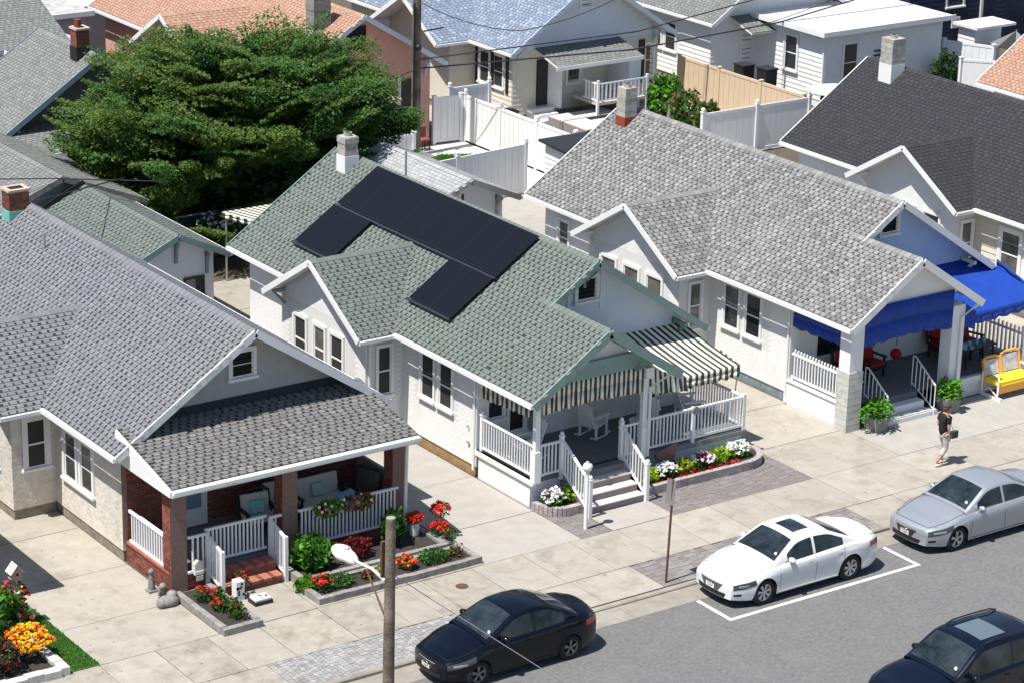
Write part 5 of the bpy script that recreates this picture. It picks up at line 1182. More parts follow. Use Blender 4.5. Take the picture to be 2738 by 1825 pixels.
for w0,sg in ((18,1),(22,-1)):
    bx,by,bz=bv[w0]
    for j,(dx,dy,L_) in enumerate(((.03,0,.085),(.012,0,.095),(-.006,0,.09),(-.022,0,.075),(.045,-sg*.03,.05))):
        i=len(bv); bv.append((bx+dx,by+dy,bz-L_*.5)); bv.append((bx+dx+.012,by+dy-sg*.012,bz-L_)); be.append((w0,i)); be.append((i,i+1)); br+= [.0095,.008]
skin('body',bv,be,br,'skinc',pt)
skin('shirt',[(0,0,.85),(0,0,1.12),(.01,0,1.32),(.01,0,1.45),(.0,.16,1.44),(-.03,.2,1.24),(.0,-.16,1.44),(-.02,-.21,1.24)],[(0,1),(1,2),(2,3),(3,4),(4,5),(3,6),(6,7)],[(.175,.16),(.165,.145),(.185,.155),(.12,.12),.092,.078,.092,.078],'shirt',pt)
skin('trousers',[(0,0,.94),(0,.09,.88),(.16,.10,.52),(.10,.10,.27),(0,-.09,.88),(.02,-.10,.50),(-.16,-.10,.30)],[(0,1),(1,2),(2,3),(0,4),(4,5),(5,6)],[(.11,.11),.105,.085,.07,.105,.085,.07],'shorts',pt)
q=MB(); q.ball((.055,0,1.655),.105,14,sz=(1.08,.86,1.16)); hd=q.build('head','skinc',pt)
q=MB(); q.mesh([(.16,-.018,1.63),(.16,.018,1.63),(.185,0,1.632),(.163,0,1.675)],[(0,1,2),(0,2,3),(1,3,2)]); q.build('nose','skinc',hd)
for s_ in (-1,1): MB().ball((.15,s_*.035,1.672),.012,6).build('eye','black',hd); MB().ball((.045,s_*.092,1.655),.026,6,sz=(.7,.4,1.1)).build('ear','skinc',hd)
MB().box(.152,.163,-.025,.025,1.598,1.606).build('mouth','redlamp',hd)
q=MB(); q.ball((.03,0,1.665),.112,12,sz=(.98,.92,1.05)); q.v=[(min(p[0],.09) if p[2]<1.70 else p[0],p[1],p[2]) for p in q.v]; q.build('hair','hair',pt)
q=MB(); q.ball((.045,0,1.72),.118,14,sz=(1.1,.95,.72)); q.v=[(p[0],p[1],max(p[2],1.69)) for p in q.v]; q.prism([(.08,-.09),(.2,-.075),(.26,-.04),(.27,0),(.26,.04),(.2,.075),(.08,.09)],'z',1.685,1.698); q.build('cap','cap',pt)
for x_,y_,r_z in ((.10,.10,0),(-.24,-.10,.5)):
    q=MB(); q.ball((x_+.06,y_,.055),.1,10,sz=(1.35,.5,.52)); q.build('shoe','shoe',pt)
bg_=T('shoulder_bag','small dark bag carried at the hip of the walking person','bag',(14.72,-1.2,1.0)); MB().box(14.52,14.76,-1.40,-1.31,.84,1.04).build('bag_body','cap',bg_); MB().tube([(14.62,-1.36,1.04),(14.5,-1.31,1.3),(14.47,-1.2,1.49)],.008,5).build('strap','cap',bg_)
pt.location=(14.50,-1.1,0); pt.rotation_euler=(0,0,rad(-4))
# ---------------------------------------------------------------- poles, sign, wires
t=T('street_light','weathered wooden streetlight pole with white cobra head lamp','street lamp',(-11.1,-13.0,0))
q=MB(); q.tube([(-11.12,-13,-.1),(-11.12,-13,3),(-11.1,-13,6),(-11.08,-13,8.42)],[.125,.118,.105,.09],14); q.build('pole','woodpole',t)
MB().tube([(-11.08,-13,8.40),(-11.08,-13,8.44)],.085,14).build('pole_top','woodgrey',t)
q=MB(); q.tube([(-11.1,-12.9,7.15),(-10.95,-12.2,7.1),(-10.72,-11.3,6.85),(-10.6,-10.95,6.75)],.028,8); q.build('arm','white',t)
q=MB(); q.tube([(-11.08,-12.9,6.35),(-10.9,-11.9,6.98)],.02,6); q.build('brace','rust',t)
q=MB(); q.ball((0,0,0),.5,16,sz=(.36,1.0,.26)); d_=V((.12,.97,-.22)).normalized()
hm=frame4((-10.52,-10.55,6.68),V((.99,-.12,0)),V((.12,.99,0)),(0,0,1)); q.v=[tuple(hm@V((p[0]*(1.15 if p[1]>0 else .8),p[1],p[2]+p[1]*-.05))) for p in q.v]; q.build('lamp_head','white',t)
MB().ball((-10.53,-10.62,6.93-.12),.05,8).build('photocell','metal',t)
q=MB(); q.box(-11.2,-11.0,-12.9,-12.84,7.25,7.95); q.build('bracket_plate','rust',t)
t=T('guy_wire','thin pale guy wire crossing in front of the black sedan','wire',(-11.05,-13,7.2)); MB().tube([(-11.07,-12.88,7.35),(-7.4,-13.1,4.35),(-4.2,-13.3,1.7),(-2.2,-13.4,0)],.009,5).build('cable',M('pale_wire',(.35,.33,.4),.5),t)
t=T('street_sign','tall leaning steel sign post with blank edge-on sign panel','street sign',(3.17,-3.26,0)); q=MB(); q.tube([(3.17,-3.26,-.1),(3.27,-3.26,2.7)],.03,8); q.build('post','rust',t); MB().mesh([(3.22,-3.36,2.05),(3.20,-3.05,2.05),(3.25,-3.05,2.68),(3.27,-3.36,2.68),(3.235,-3.36,2.05),(3.215,-3.05,2.05),(3.265,-3.05,2.68),(3.285,-3.36,2.68)],[(0,1,2,3),(7,6,5,4),(0,4,5,1),(2,6,7,3),(0,3,7,4),(1,5,6,2)]).build('sign_panel','metal',t)
t=T('utility_pole','tall dark wooden utility pole behind the green roofed house','utility pole',(19.5,33.4,0)); q=MB(); q.tube([(19.5,33.4,-.1),(19.5,33.4,5),(19.5,33.4,12)],[.19,.17,.14],12); q.build('pole','woodpole',t); MB().tube([(19.3,33.25,0),(19.3,33.25,6)],.04,8).build('conduit','black',t)
MB().ball((19.45,33.2,4.3),.14,8).build('insulator_box','black',t); q=MB(); q.tube([(19.7,33.2,4.9),(20.6,33.2,4.95)],.03,6); q.build('bracket_arm','black',t)
def wire(label,pts,r=.022,sag=.0,group='overhead wires'):
    t=T('overhead_wire',label,'wire',pts[0],group); P0=[]
    for a,b in zip(pts,pts[1:]):
        a,b=V(a),V(b); n=14
        for i in range(n+1): s=i/n; p=a.lerp(b,s); p.z-=sag*4*s*(1-s); P0.append(p)
    MB().tube(P0,r,5).build('cable','wire',t)
# ---------------------------------------------------------------- houses behind
bungalow('bungalow','bungalow just past the left edge that shades the driveway',-18.0,'old',W=6.5,yf=4.9,yb=17,rk=4.2,ez=3.45,sl=.6,wall='stucco',bay=False,right=True,nind=0)
m['pinkst']=M('pink_stucco',(.60,.33,.27),.9,ns=3,na=.08,bs=30,bst=.3); m['dkgrey']=M('dark_grey_siding',(.11,.125,.13),.85,ns=3,na=.08); m['bluetrim']=M('slate_blue_trim',(.20,.27,.34),.6); m['bluetr2']=M('pale_blue_trim',(.45,.52,.60),.6); m['tan']=M('tan_vinyl',(.60,.46,.32),.6,ns=1,na=.05); m['navyw']=M('navy_siding',(.012,.022,.055),.6); m['greysd']=M('grey_clapboard',(.36,.365,.37),.7,ns=3,na=.1,stain=.5,sc=(.2,.2,.2))
def simple(name,label,x0,key,W,yf,yb,rk,ez,sl,wall,fascia='white',bay=False,right=False,nind=0,**k):
    return bungalow(name,label,x0,key,W=W,yf=yf,yb=yb,rk=rk,ez=ez,sl=sl,wall=wall,fascia=fascia,bay=bay,right=right,nind=nind,**k)
# green garage behind the left house
G_=simple('garage','small white garage with mossy green shingle roof behind the grey bungalow',.15,'green',2.6,18.95,25,18.7,2.62,.46,'wstucco',fascia='teal',right=True)
t=G_['t']; window(t,(1.75,18.95,1.35),X_,-Y_,.62,.55,trim='bark',tw=.05,glass='glass',rail=False,sash='bark'); MB().box(.5,.95,18.9,18.95,1.62,1.9).build('light_fixture','black',t)
MB().beam((-.2,25.12,2.75),(1.45,25.12,3.5),.06,.22).build('rear_flashing','black',t)
R1=simple('rear_cottage','low cottage with long weathered grey roof behind the brick chimney',-1.75,'old',5.0,25.6,36,25.2,2.6,.40,'gstucco',fascia='block',gut='block',right=True)
# dark grey gabled house
GH=simple('cottage','dark grey cottage with blue rake boards partly hidden by the big cedar',2.6,'old',6.8,33.7,37.5,33.0,3.05,.655,'dkgrey',fascia='bluetrim',right=True)
t=GH['t']; boards(t,(2.6,33.7,.3),X_,-Y_,6.8,5.1,'dkgrey',e=.2,gable=lambda z:(0,6.8) if z<2.9 else (max(0,(z-2.85)/.655),min(6.8,6.8-(z-2.85)/.655)),ind=True)
slope(t,(2.45,31.3,2.78),(9.4,31.3,2.78),(2.45,33.7,3.2),'old'); MB().box(2.45,9.4,31.26,31.3,2.6,2.76).build('fascia','white',t); MB().prism([(31.3,2.6),(33.7,2.6),(33.7,3.15),(31.3,2.72)],'x',2.38,2.44).build('porch_end_board','block',t)
for x_ in (2.7,5.9,9.2): MB().box(x_-.1,x_+.1,31.4,31.6,0,2.6).build('porch_post','white',t)
chimney(t,5.72,34.0,.5,.5,4.8,5.75,6.35,'brick','black'); MB().tube([(5.65,34.0,6.4),(5.65,34.0,6.7)],.13,8).build('chimney_pot','brick',t)
# clapboard houses top left
def bigbox(name,label,x0,x1,y0,y1,z,wall,roof,e=.3,lb=True,ov=.25):
    t=T(name,label,'house',((x0+x1)/2,y0,0)); MB().box(x0,x1,y0,y1,0,z).build('wall',wall,t)
    boards(t,(x0,y0,.3),X_,-Y_,x1-x0,z-.45,wall,e=e)
    if lb: boards(t,(x0,y1,.3),-Y_,-X_,y1-y0,z-.45,wall,e=e)
    MB().box(x0-ov,x1+ov,y0-ov,y1+ov,z,z+.12).build('roof',roof,t); q=MB(); q.box(x0-ov-.04,x1+ov+.04,y0-ov-.05,y0-ov,z-.05,z+.16); q.build('fascia','white',t); MB().box(x0-ov-.05,x0-ov,y0-ov,y1+ov,z-.05,z+.16).build('fascia','white',t)
    MB().box(x0-.06,x0+.08,y0-.06,y0+.02,0,z).build('corner_board','white',t); return t
m['memb']=M('pale_membrane',(.55,.56,.58),.7,ns=1.5,na=.12); m['membg']=M('worn_roof',(.36,.36,.35),.9,ns=4,na=.35)
bigbox('clapboard_house','weathered grey clapboard house with white corner board at the top left',6.2,9.0,41,44.5,4.0,'greysd','membg',e=.32)
slope(bpy.data.objects['clapboard_house'],(5.6,40.9,4.15),(8.7,40.9,4.15),(5.6,43.8,5.4),'old')
bigbox('clapboard_house','farther clapboard house with worn flat roof beside the orange roof',9.2,12.24,47,51,3.75,'greysd','membg',e=.32)
bigbox('clapboard_house','grey clapboard building cropped by the top left corner',7.5,13.4,54,58,5.2,'greysd','membg',e=.35)
bigbox('flat_roofed_store','pale flat roofed building between the clapboard houses and the orange roof',13.6,17.5,51.5,60,2.9,'wstucco','memb')
# pink house with orange roof
PK=simple('cottage','pink stucco cottage with orange shingle roof',14.35,'orange',6.5,34.5,49.5,34.05,3.35,.6,'pinkst',fascia='bluetr2',bay=True,bayy=(38.4,43.0),bayrk=-2.0,right=True,nind=60)
t=PK['t']; window(t,(17.05,34.5,4.2),X_,-Y_,.8,.85,glass='shadow_open',trim='black',tw=.04,rail=False,sash='black')
window(t,(18.2,34.5,1.0),X_,-Y_,.7,1.2,tw=.1); MB().box(19.5,20.0,34.44,34.5,.4,2.75).build('door','black',t); MB().box(19.35,19.48,34.43,34.5,.3,2.85).build('door_trim','white',t)
MB().box(17.2,18.6,33.0,34.45,2.35,2.45).build('porch_roof',m['pinkst'],t)
for x_ in (17.3,18.5): MB().box(x_-.05,x_+.05,33.1,33.2,0,2.35).build('porch_post','white',t)
chimney(t,16.4,35.5,.75,.6,4.3,4.9,6.5,'block','white')
t=T('patio_chair','small rust red chair against the pink cottage corner','chair',(20.2,33.9,0)); MB().box(20.0,20.4,33.7,34.1,.4,.46).build('seat','brick',t); MB().box(20.0,20.4,34.06,34.12,.46,.9).build('backrest','brick',t)
for a,b_ in ((20.03,33.73),(20.37,33.73),(20.03,34.07),(20.37,34.07)): MB().box(a-.02,a+.02,b_-.02,b_+.02,0,.4).build('leg','rust',t)
# blue roofed house
BL=simple('bungalow','beige sided bungalow with bright slate blue shingle roof',25.55,'blue',7.4,35.6,48,34.95,3.05,.66,'cream',fascia='bluetr2',bay=True,bayy=(38.4,43.0),bayrk=-2.1,right=True,nind=60)
t=BL['t']; m['gry']=M('light_grey_siding',(.60,.64,.70),.7,ns=2,na=.04)
boards(t,(25.55,35.6,2.95),X_,-Y_,7.4,2.7,'gry',e=.2,gable=lambda z:(max(0,(z-.1)/.66-.1),min(7.4,7.5-(z-.1)/.66)))
boards(t,(25.55,35.6,.3),X_,-Y_,7.4,2.6,'cream',e=.2,holes=[(1.0,1.9,0,2.5),(2.6,3.4,.9,1.9),(6.2,7.0,.6,2.6)])
boards(t,(25.55,38.4,.3),-Y_,-X_,2.8,2.6,'cream',e=.2,holes=[(.1,2.2,.8,2.6)])
window(t,(28.9,35.6,4.45),X_,-Y_,.5,.6,glass='shadow_open',rail=False)
for y in (37.9,36.9): window(t,(25.55,y,1.3),-Y_,-X_,.65,1.3,glass='screen')
for y in (38.2,37.05,36.0): MB().box(25.49,25.55,y-.18,y+.0,1.15,2.7).build('shutter','black',t)
MB().box(31.95,32.25,35.55,35.6,.9,2.75).build('shutter','black',t); window(t,(32.3,35.6,1.2),X_,-Y_,.4,1.3); MB().box(31.1,31.35,35.5,35.6,.3,2.6).build('corner_board','white',t)
MB().box(26.75,27.25,35.5,35.6,.6,2.5).build('door','black',t); MB().mesh([(27.25,35.55,.5),(27.6,35.0,.5),(27.6,35.0,2.4),(27.25,35.55,2.4),(27.29,35.57,.5),(27.64,35.02,.5),(27.64,35.02,2.4),(27.29,35.57,2.4)],[(0,1,2,3),(7,6,5,4),(0,4,5,1),(2,6,7,3),(0,3,7,4),(1,5,6,2)]).build('storm_door','white',t)
window(t,(28.3,35.6,1.35),X_,-Y_,.62,.6,rail=False)
slope(t,(26.6,33.95,2.55),(30.9,33.95,2.55),(26.6,35.6,3.0),'old'); MB().box(26.55,30.95,33.91,33.95,2.38,2.54).build('fascia','white',t)
MB().box(30.3,30.9,34.05,35.6,.3,2.4).build('porch_side_wall','gry',t)
for i in range(3): MB().box(26.3,27.4,34.6+i*.3,35.6,i*.18,(i+1)*.18).build('step','white',t)
dk=T('deck','white railed pinkish deck behind the blue roofed bungalow','deck',(29,33.8,0)); 
for i in range(14): MB().box(26.6+i*.2+.01,26.6+(i+1)*.2-.01,31.9,34.5,.38,.42).build('plank','tread',dk)
MB().box(26.6,29.4,31.9,34.5,0,.37).build('deck_base','riser',dk); MB().box(27.7,28.9,33.1,33.4,.42,.44).build('vent_grille','black',dk)
balustrade(dk,(28.4,33.6,.9),(30.9,33.6,.9),top=.8,bot=.1,sp=.2,w=.06,posts=[((28.4,33.6,0),1.85),((30.9,33.6,0),1.85)],finial=False); balustrade(dk,(28.4,33.6,.9),(28.4,34.6,.9),top=.8,sp=.2,w=.06)
MB().box(28.4,30.9,33.6,35.5,.8,.9).build('landing','tread',dk)
# white houses on the right
WA=simple('cottage','white sided cottage with grey roof behind the tan fence',35.9,'old',6.8,35.7,46,35.0,3.15,.66,'white',right=True)
t=WA['t']; boards(t,(35.9,41.5,.3),-Y_,-X_,5.8,2.75,'white',e=.2,holes=[(1.6,3.7,.9,2.7)]); boards(t,(35.9,35.7,.3),X_,-Y_,3.0,2.75,'white',e=.2)
for y in (39.8,38.8): window(t,(35.9,y,1.3),-Y_,-X_,.7,1.2,glass='screen')
window(t,(37.6,35.7,1.1),X_,-Y_,.55,1.6,glass='glassb'); MB().box(38.25,38.9,35.6,35.69,.3,2.6).build('door','white',t)
slope(t,(36.9,34.2,2.75),(38.2,34.2,2.75),(36.9,35.7,3.2),'old'); 
WB=bigbox('flat_roofed_house','white sided house with a pale flat membrane roof',38.3,45.0,31.2,36.2,3.15,'white','memb',e=.2,ov=.35)
boards(WB,(38.3,36.2,.3),-Y_,-X_,.01,.01,'white')
for y in (33.6,): window(WB,(38.27,y,1.25),-Y_,-X_,.75,1.45)
window(WB,(39.4,31.18,1.0),X_,-Y_,.75,1.6); 
for i in range(5): MB().box(41.1+(i%2)*.35,41.5+(i%2)*.35,31.1,31.17,1.7+i*.1,1.76+i*.1).build('vent_louvre','black',WB)
NV=T('navy_house','dark navy house with white trimmed windows at the top right','house',(54,37,0)); MB().box(48.5,62,37,46,0,8).build('wall','navyw',NV)
boards(NV,(48.5,37,.3),X_,-Y_,13.4,5,'navyw',e=.22)
for x_,z_ in ((50.9,1.9),(54.5,2.2),(57.6,2.2)): window(NV,(x_,37,z_),X_,-Y_,1.0,1.1)
MB().box(53.0,53.15,36.9,37,0,6).build('corner_board','white',NV); MB().box(56.5,59.8,34.5,37,1.15,1.28).build('deck_floor','gry',NV); balustrade(NV,(56.5,34.5,1.28),(59.8,34.5,1.28),sp=.25,w=.06,posts=[((56.5,34.5,0),2.3),((59.8,34.5,0),2.3)],finial=False); balustrade(NV,(56.5,34.5,1.28),(56.5,37,1.28),sp=.25,w=.06)
MB().box(51.2,51.7,36.88,36.96,.9,1.4).build('meter_box','white',NV)
AN=T('clapboard_shed','narrow white clapboard stair tower with flat roof at the top right','shed',(48,32,0)); MB().box(47.6,49.2,31.8,32.8,0,2.25).build('wall','white',AN); boards(AN,(47.6,31.8,.1),X_,-Y_,1.6,2.1,'white',e=.18); boards(AN,(47.6,32.8,.1),-Y_,-X_,1.0,2.1,'white',e=.18); MB().box(47.4,49.8,31.5,33.0,2.25,2.36).build('roof','white',AN)
t=T('patio_umbrella','black and grey patio umbrella at the top right','umbrella',(48.6,30.3,0)); q=MB(); vs=[(48.6,30.3,2.35)]+[(48.6+1.1*math.cos(i*math.pi/4),30.3+1.1*math.sin(i*math.pi/4),1.75) for i in range(8)]; q.mesh(vs,[(0,i+1,(i+1)%8+1) for i in range(8)]); q.mi=[i%2 for i in range(8)]; solid(q.build('canopy',['black','metal'],t),.02); MB().tube([(48.6,30.3,0),(48.6,30.3,2.4)],.03,6).build('pole','metal',t)
H5=simple('bungalow','bungalow with orange shingle roof at the far right edge',38.2,'orange',7,8,21.2,7.5,3.2,.66,'wstucco',nind=60)
# low dark roof and rear garage
RG=simple('garage','small garage with pale shingle roof behind the solar panels',11.0,'white',3.0,19.6,24.2,19.2,2.65,.42,'wstucco',fascia='metal',right=True,nind=60)
MB().tube([(12.0,19.0,0),(12.0,19.0,3.1)],.05,8).build('stove_pipe','black',RG['t'])
t=T('garage','white brick garage with low black roof beside the light grey bungalow','garage',(21,25,0)); MB().box(20.5,24.2,24.2,26.2,0,1.95).build('wall','white',t); boards(t,(20.5,26.2,.1),-Y_,-X_,2,1.8,'white',e=.2); q=MB(); q.mesh([(20.3,24,2.0),(24.4,24,2.0),(24.4,26.4,2.15),(20.3,26.4,2.15),(20.3,24,1.92),(24.4,24,1.92),(24.4,26.4,2.07),(20.3,26.4,2.07)],[(0,1,2,3),(7,6,5,4),(0,4,5,1),(2,6,7,3),(0,3,7,4),(1,5,6,2)]); q.build('roof','blackpl',t)
# fences
def fence(label,A,B,z=1.85,mat='vinyl',n=None,ball=True,lastpost=True,name='vinyl_fence'):
    A,B=V(A),V(B); L=(B-A).length; n=n or max(1,round(L/2.4)); t=T(name,label,'fence',tuple((A+B)/2)); d=(B-A)/n; u=d.normalized()
    for i in range(n):
        a=A+d*i; b=A+d*(i+1); k=max(1,int(d.length/.3)); s=(b-a)/k
        for j in range(k): MB().beam(a+s*j+u*.006+Z_*(z*.5),a+s*(j+1)-u*.006+Z_*(z*.5),.03,z-.16).build('board',mat,t)
        for zz in (.12,z-.02): MB().beam(a+Z_*zz,b+Z_*zz,.06,.11).build('rail',mat,t)
    for i in range(n+1):
        p=A+d*i; q=MB(); q.box(p.x-.065,p.x+.065,p.y-.065,p.y+.065,0,z+.08); q.box(p.x-.085,p.x+.085,p.y-.085,p.y+.085,z+.08,z+.12)
        if ball: q.ball((p.x,p.y,z+.2),.085,8)
        q.build('fence_post',mat,t)
    return t
fence('white vinyl fence panel between the pink cottage and the side fence',(21.0,34.4,0),(22.2,34.3,0),n=1,ball=False)
fence('long white vinyl fence running beside the small lawn',(22.35,34.2,0),(22.35,26.9,0),n=3)
fence('white vinyl fence behind the green roofed bungalow',(13.6,26.2,0),(20.1,26.9,0),n=2)
fence('white vinyl fence between the light grey and charcoal bungalows',(28.6,27.1,0),(34.0,27.1,0),n=2)
fence('white vinyl fence dividing the yard of the blue roofed bungalow',(24.3,35.4,0),(22.4,35.4,0),n=1)
fence('curving tan vinyl fence behind the shrubs',(34.0,27.4,0),(34.0,35.4,0),z=1.85,mat='tan',n=3,ball=False)
fence('white vinyl fence beside the pale side garage',(22.4,26.9,0),(22.4,24.0,0),n=1)
fence('white vinyl fence by the pink cottage patio',(16.9,32.6,0),(18.9,32.6,0),z=1.1,n=1,ball=False)
fence('pale fence at the end of the rear driveway',(45.6,31.6,0),(46.6,29.6,0),z=2.0,n=1,ball=False)
fence('white vinyl fence beyond the charcoal roof',(44.6,29.5,0),(46.5,27.5,0),z=1.7,n=1,ball=False)
t=T('mesh_fence','dark green mesh fence with pale posts under the cedar','fence',(6.5,26.4,0)); MB().box(4,11,26.38,26.4,.1,1.35).build('mesh',M('green_mesh',(.01,.05,.045),.8),t)
for i in range(6): MB().tube([(4+i*1.4,26.35,0),(4+i*1.4,26.35,1.45)],.035,6).build('fence_post','metal',t)
MB().tube([(4,26.35,1.42),(11,26.35,1.42)],.03,6).build('rail','metal',t)
t=T('striped_patio_awning','cream and black striped patio awning behind the green roof','awning',(7,22.5,2))
b=MB(); sheet(b,(5.5,20.0,2.75),(9.5,20.0,2.75),(9.5,23.4,2.35),(5.5,23.4,2.35),36,mats=(0,1)); scallop(b,(5.5,20.0,2.75),(5.5,23.4,2.35),.22,14); scallop(b,(9.5,23.4,2.35),(5.5,23.4,2.35),.22,36); solid(b.build('canopy',ST,t))
for y_ in (23.3,20.2): MB().tube([(5.6,y_,0),(5.6,y_,2.4)],.04,6).build('post','metal',t)
# yard clutter
chairbox('patio_chair','white plastic chair on the driveway behind the green roofed bungalow','chair',14.9,19.4,0,.6,'vinyl',slats=True)
chairbox('patio_chair','white plastic chair nearest the rear corner of the light grey roofed bungalow','chair',13.2,18.6,0,-.8,'vinyl',slats=True)
t=T('patio_table','small white plastic table beside the rear driveway chairs','table',(14.0,19.2,0)); MB().tube([(14.0,19.2,.68),(14.0,19.2,.72)],.5,14,sm=False).build('top','vinyl',t); MB().tube([(14,19.2,0),(14,19.2,.68)],.05,6).build('stem','vinyl',t)
t=T('storage_box','grey plastic storage box beside the pink cottage patio','box',(18.2,31.6,0)); MB().box(17.6,18.8,31.2,31.8,0,.55).build('bin_body','block',t); MB().box(17.55,18.85,31.15,31.85,.55,.62).build('lid','metal',t)
fence('short white picket fence by the utility pole','' or (17.2,33.6,0),(19.0,33.6,0),z=1.5,n=1,ball=False)
t=T('rubbish_bin','black wheeled bin behind the white side fence','bin',(24.2,34.0,0)); MB().prism([(23.9,0),(24.5,0),(24.55,1.0),(23.85,1.0)],'y',33.7,34.3).build('bin_body','blackpl',t); MB().box(23.82,24.58,33.66,34.34,1.0,1.07).build('lid','blackpl',t)
# bins etc
for x_,y_,l in ((35.2,32.6,'black wheeled bin beside the white door'),(35.6,31.6,'second black bin nearer the tan fence end')):
    t=T('wheelie_bin',l,'bin',(x_,y_,0)); q=MB(); q.prism([(x_-.25,0),(x_+.25,0),(x_+.3,1.9),(x_-.3,1.9)],'y',y_-.3,y_+.3); q.build('bin_body','blackpl',t); MB().box(x_-.32,x_+.32,y_-.34,y_+.34,1.9,1.97).build('lid','blackpl',t)
t=T('patio_umbrella','open pale green patio umbrella with navy closed side panel beside the white fence','umbrella',(34.9,26.6,0)); q=MB(); q.mesh([(34.9,26.7,2.42)]+[(34.9+1.15*math.cos(i*math.pi/4),26.7+1.15*math.sin(i*math.pi/4),2.15) for i in range(8)],[(0,i+1,(i+1)%8+1) for i in range(8)]); solid(q.build('canopy',M('pale_sage_fabric',(.40,.50,.46),.8),t),.03); MB().tube([(34.3,26.6,.3),(34.3,26.6,1.2),(34.3,26.6,2.1)],[.16,.2,.12],8).build('side_curtain','navyw',t); MB().tube([(34.3,26.6,0),(34.3,26.6,2.3)],.025,6).build('pole','metal',t)
t=T('grey_parasol','closed grey parasol behind the light grey roof','umbrella',(27.3,27.6,0)); MB().tube([(27.3,27.6,.6),(27.3,27.6,1.3),(27.3,27.6,2.1)],[.1,.15,.04],8).build('cover','metal',t); MB().tube([(27.3,27.6,0),(27.3,27.6,2.3)],.025,6).build('pole','metal',t)
t=T('air_conditioner','grey air conditioning unit beside the shrubs','air conditioner',(26.0,27.6,0)); MB().box(25.6,26.6,27.2,28.0,0,.9).build('casing',m['strW'],t); MB().box(25.75,25.95,27.18,27.2,.3,.7).build('grille','black',t)
P('shrub','tall bright green shrub at the corner of the blue roofed bungalow','bush',(31.6,33.2,0),.85,mats=('fern','lG','lD'),wts=[.4,.4,.2],n=900,size=.14,sz=(1,1,1.1))
P('shrub','green and rust leaved shrub in the middle before the tan fence','bush',(31.4,31.6,0),.8,mats=('lG','lCop','lD'),wts=[.4,.3,.3],n=900,size=.12,sz=(1,1,1))
P('shrub','rust tipped shrub nearest the white fence post','bush',(31.2,29.9,0),.7,mats=('lG','lCop','lD'),wts=[.4,.3,.3],n=700,size=.12,sz=(.8,1,1.05))
P('shrub','low green plant right of the rust tipped shrub','bush',(32.0,28.2,0),.45,mats=('lG','fern'),n=350,size=.1)
P('shrub','small green plant at the top of the white fence','bush',(33.0,27.8,.6),.45,mats=('lG','lCop'),n=300,size=.1)
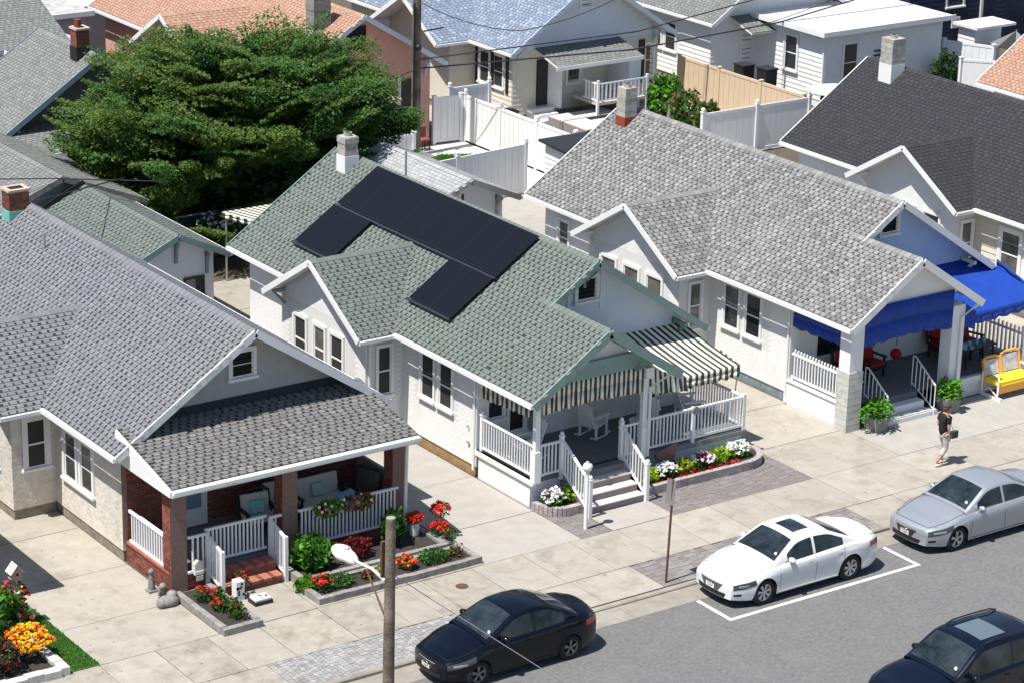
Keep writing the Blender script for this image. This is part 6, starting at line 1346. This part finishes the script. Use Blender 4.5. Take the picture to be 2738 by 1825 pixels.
# ---------------------------------------------------------------- trees
def cedar():
    t=T('cedar_tree','huge spreading dark green cedar behind the bungalows','tree',(9.4,28.4,0)); rng=np.random.default_rng(11)
    q=MB(); q.tube([(9.4,28.4,-.1),(9.4,28.5,1.5),(9.3,28.4,2.6),(9.4,28.3,3.8)],[.42,.36,.26,.1],10); q.build('trunk','bark',t)
    C0=np.array([8.95,28.1,3.0]); Rr=np.array([5.35,4.2,3.75]); allp=[[],[],[]]; lb=MB()
    n=0
    LB=[]
    while len(LB)<30:
        d=rng.normal(size=3); d/=np.linalg.norm(d)
        if d[2]<-.45: continue
        if len(LB)<7: d=np.array([(-.6,-.3,.6),(0,-.2,.9),(.35,.1,.85),(-.2,-.4,.8),(.5,-.3,.7),(.1,-.6,.55),(-.45,.2,.75)][len(LB)]); d/=np.linalg.norm(d)
        LB.append((C0+d*Rr*rng.uniform(.66,.86),rng.uniform(.8,1.35)))
    while n<640:
        lc,lr=LB[rng.integers(30)]; e=rng.normal(size=3); e/=np.linalg.norm(e); c=lc+e*np.array([1.75,1.6,1.0])*lr*rng.uniform(.5,1)**.5
        d=(c-C0)/Rr; r=np.linalg.norm(d); d/=r
        if d[2]<-.6: continue
        if c[2]<.9: continue
        if c[0]>12.5 and c[2]<1.6 and rng.random()<.7: continue
        n+=1
        az=math.atan2(c[1]-C0[1],c[0]-C0[0]); L=rng.uniform(.8,2.2)*(1.1 if r>.8 else .8); az+=rng.normal()*.35; w=L*rng.uniform(.24,.4); up=.22+.25*max(d[2],0)+.28*rng.normal()
        ax=np.array([math.cos(az),math.sin(az),up]); ax/=np.linalg.norm(ax); sd=np.array([-math.sin(az),math.cos(az),0]); nm=np.cross(ax,sd)
        N=int(760*L*rng.uniform(.8,1.2)); tt=rng.uniform(0,1,N)**.75; bi=rng.integers(-5,6,N); an=bi*.17+rng.normal(size=N)*.025; rl=L*1.25*(1-.055*np.abs(bi))*rng.uniform(.9,1.05,N)
        h=rng.normal(size=N)*.085*(1.2-tt)+.16*np.sin(tt*2.6)-.13*tt*np.abs(bi)/5+rng.uniform(-.12,.0,N)*(1-tt)
        P_=c-ax*L*.45+ax*(np.cos(an)*tt*rl)[:,None]+sd*(np.sin(an)*tt*rl+rng.normal(size=N)*.04)[:,None]+nm*h[:,None]
        if rng.random()<.45:
            e3=rng.normal(size=(N,3)); e3/=np.linalg.norm(e3,axis=1)[:,None]; q3=rng.uniform(.3,1,N)**.5; P_=c+ax*(e3[:,0]*q3*L*.55)[:,None]+sd*(e3[:,1]*q3*L*.38)[:,None]+nm*(e3[:,2]*q3*L*.24)[:,None]
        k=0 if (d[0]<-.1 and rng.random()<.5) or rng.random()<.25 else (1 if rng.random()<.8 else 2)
        allp[k].append(P_)
        if n%3==0: lb.tube([tuple(C0+(0,0,-1.2)),tuple(C0+d*Rr*r*.5+(0,0,-.4)),tuple(c)],[.09,.06,.02],5)
    for (a,b) in (((7.0,27,6.5),(6.0,26.6,7.9)),((10.6,27.2,6.6),(11.6,26.8,7.6)),((4.4,26.8,5.2),(3.0,26.5,5.7)),((4.6,27,2.2),(2.6,26.5,2.6)),((4.6,26.8,3.6),(3.3,26.7,3.7))):
        a,b=np.array(a),np.array(b); N=420; s=rng.uniform(0,1,N); allp[1].append(a+(b-a)*s[:,None]+rng.normal(size=(N,3))*(.34*(1-s)+.05)[:,None])
    lb.build('limbs','bark',t)
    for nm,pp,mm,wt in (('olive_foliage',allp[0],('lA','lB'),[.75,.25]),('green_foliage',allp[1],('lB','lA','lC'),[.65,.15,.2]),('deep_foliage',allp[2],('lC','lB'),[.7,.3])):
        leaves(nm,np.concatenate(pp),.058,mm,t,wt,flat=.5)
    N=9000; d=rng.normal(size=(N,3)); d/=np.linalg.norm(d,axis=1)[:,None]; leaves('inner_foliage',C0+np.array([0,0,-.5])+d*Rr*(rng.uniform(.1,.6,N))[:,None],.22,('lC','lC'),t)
cedar()
def conifer(label,x,y,z,h,r,mats=('lB','lC'),n=4000,size=.1,name='conifer'):
    t=T(name,label,'tree',(x,y,z)); MB().tube([(x,y,z),(x,y,z+h)],[.12,.02],6).build('trunk','bark',t); rng=np.random.default_rng(abs(int(x*10)))
    s=rng.uniform(0,1,n)**.8; a=rng.uniform(0,6.28,n); rr=r*(1-s)**.8*rng.uniform(.55,1,n)*(1+.2*np.sin(a*5+s*20)); leaves('foliage',np.column_stack([x+rr*np.cos(a),y+rr*np.sin(a),z+.2+s*h]),size,mats,t)
conifer('slim dark conifer peeking above the left chimney',-4.4,22.5,0,4.35,.75)
P('tree','dense dark green tree at the top right corner','tree',(53.5,31.2,0),2.2,mats=('lD','lG'),n=5000,size=.2,h=2.6,sz=(1,1,1.2))
P('bush','dark green bush against the white flat roofed house','bush',(44.6,30.4,0),.6,mats=('lD','lD'),n=1500,size=.08,sz=(1,1,1.6))
P('flowering_shrub','white blooming shrub in the shade under the cedar','bush',(6.6,25.6,0),.7,mats=('lG','lC'),n=900,size=.1,flowers=('white_fl',),nf=70,fs=.07,h=1.1)
# overhead wires
Z4=3.6
wire('heavy cable crossing the roofs to the right from the utility pole',[(19.6,33.3,3.45),(30.0,33.4,3.0),(37.7,33.4,3.3),(60,33.4,6.2)],r=.035)
wire('middle cable crossing the pale flat roof from the utility pole',[(19.6,33.3,3.8),(30.1,33.4,3.72),(43.2,33.4,5.2),(60,33.4,8)],r=.028)
wire('sagging service drop across the blue roof',[(19.6,33.2,6.0),(22.0,30,5.3),(27,29,6.8)],r=.02,sag=.25)
wire('thin wire high across the blue roof',[(19.6,33.4,6.3),(30,33.4,6.6),(60,33.4,9)],r=.018,sag=.1)
wire('thin service wire over the white cottages',[(36,33.4,3.2),(41.5,33.4,4.2),(52,33.4,6.3)],r=.018,sag=.1)
wire('thin wire from the utility pole into the cedar',[(19.5,33.3,3.45),(13.5,31.2,2.9),(8,29,2.5)],r=.025)
wire('dark service wire over the old grey roof nearest the green garage',[(-8,27.5,4.3),(.4,25.1,3.8),(4.0,24.2,3.4)],r=.022)
wire('dark service wire across the upper part of the old grey roof',[(-6,30.5,4.0),(.9,30,2.7),(3,30,2.9)],r=.02)
wire('dark cable from the brick chimney toward the cedar',[(-4.2,17.3,5.6),(2.8,25.0,3.5)],r=.022)
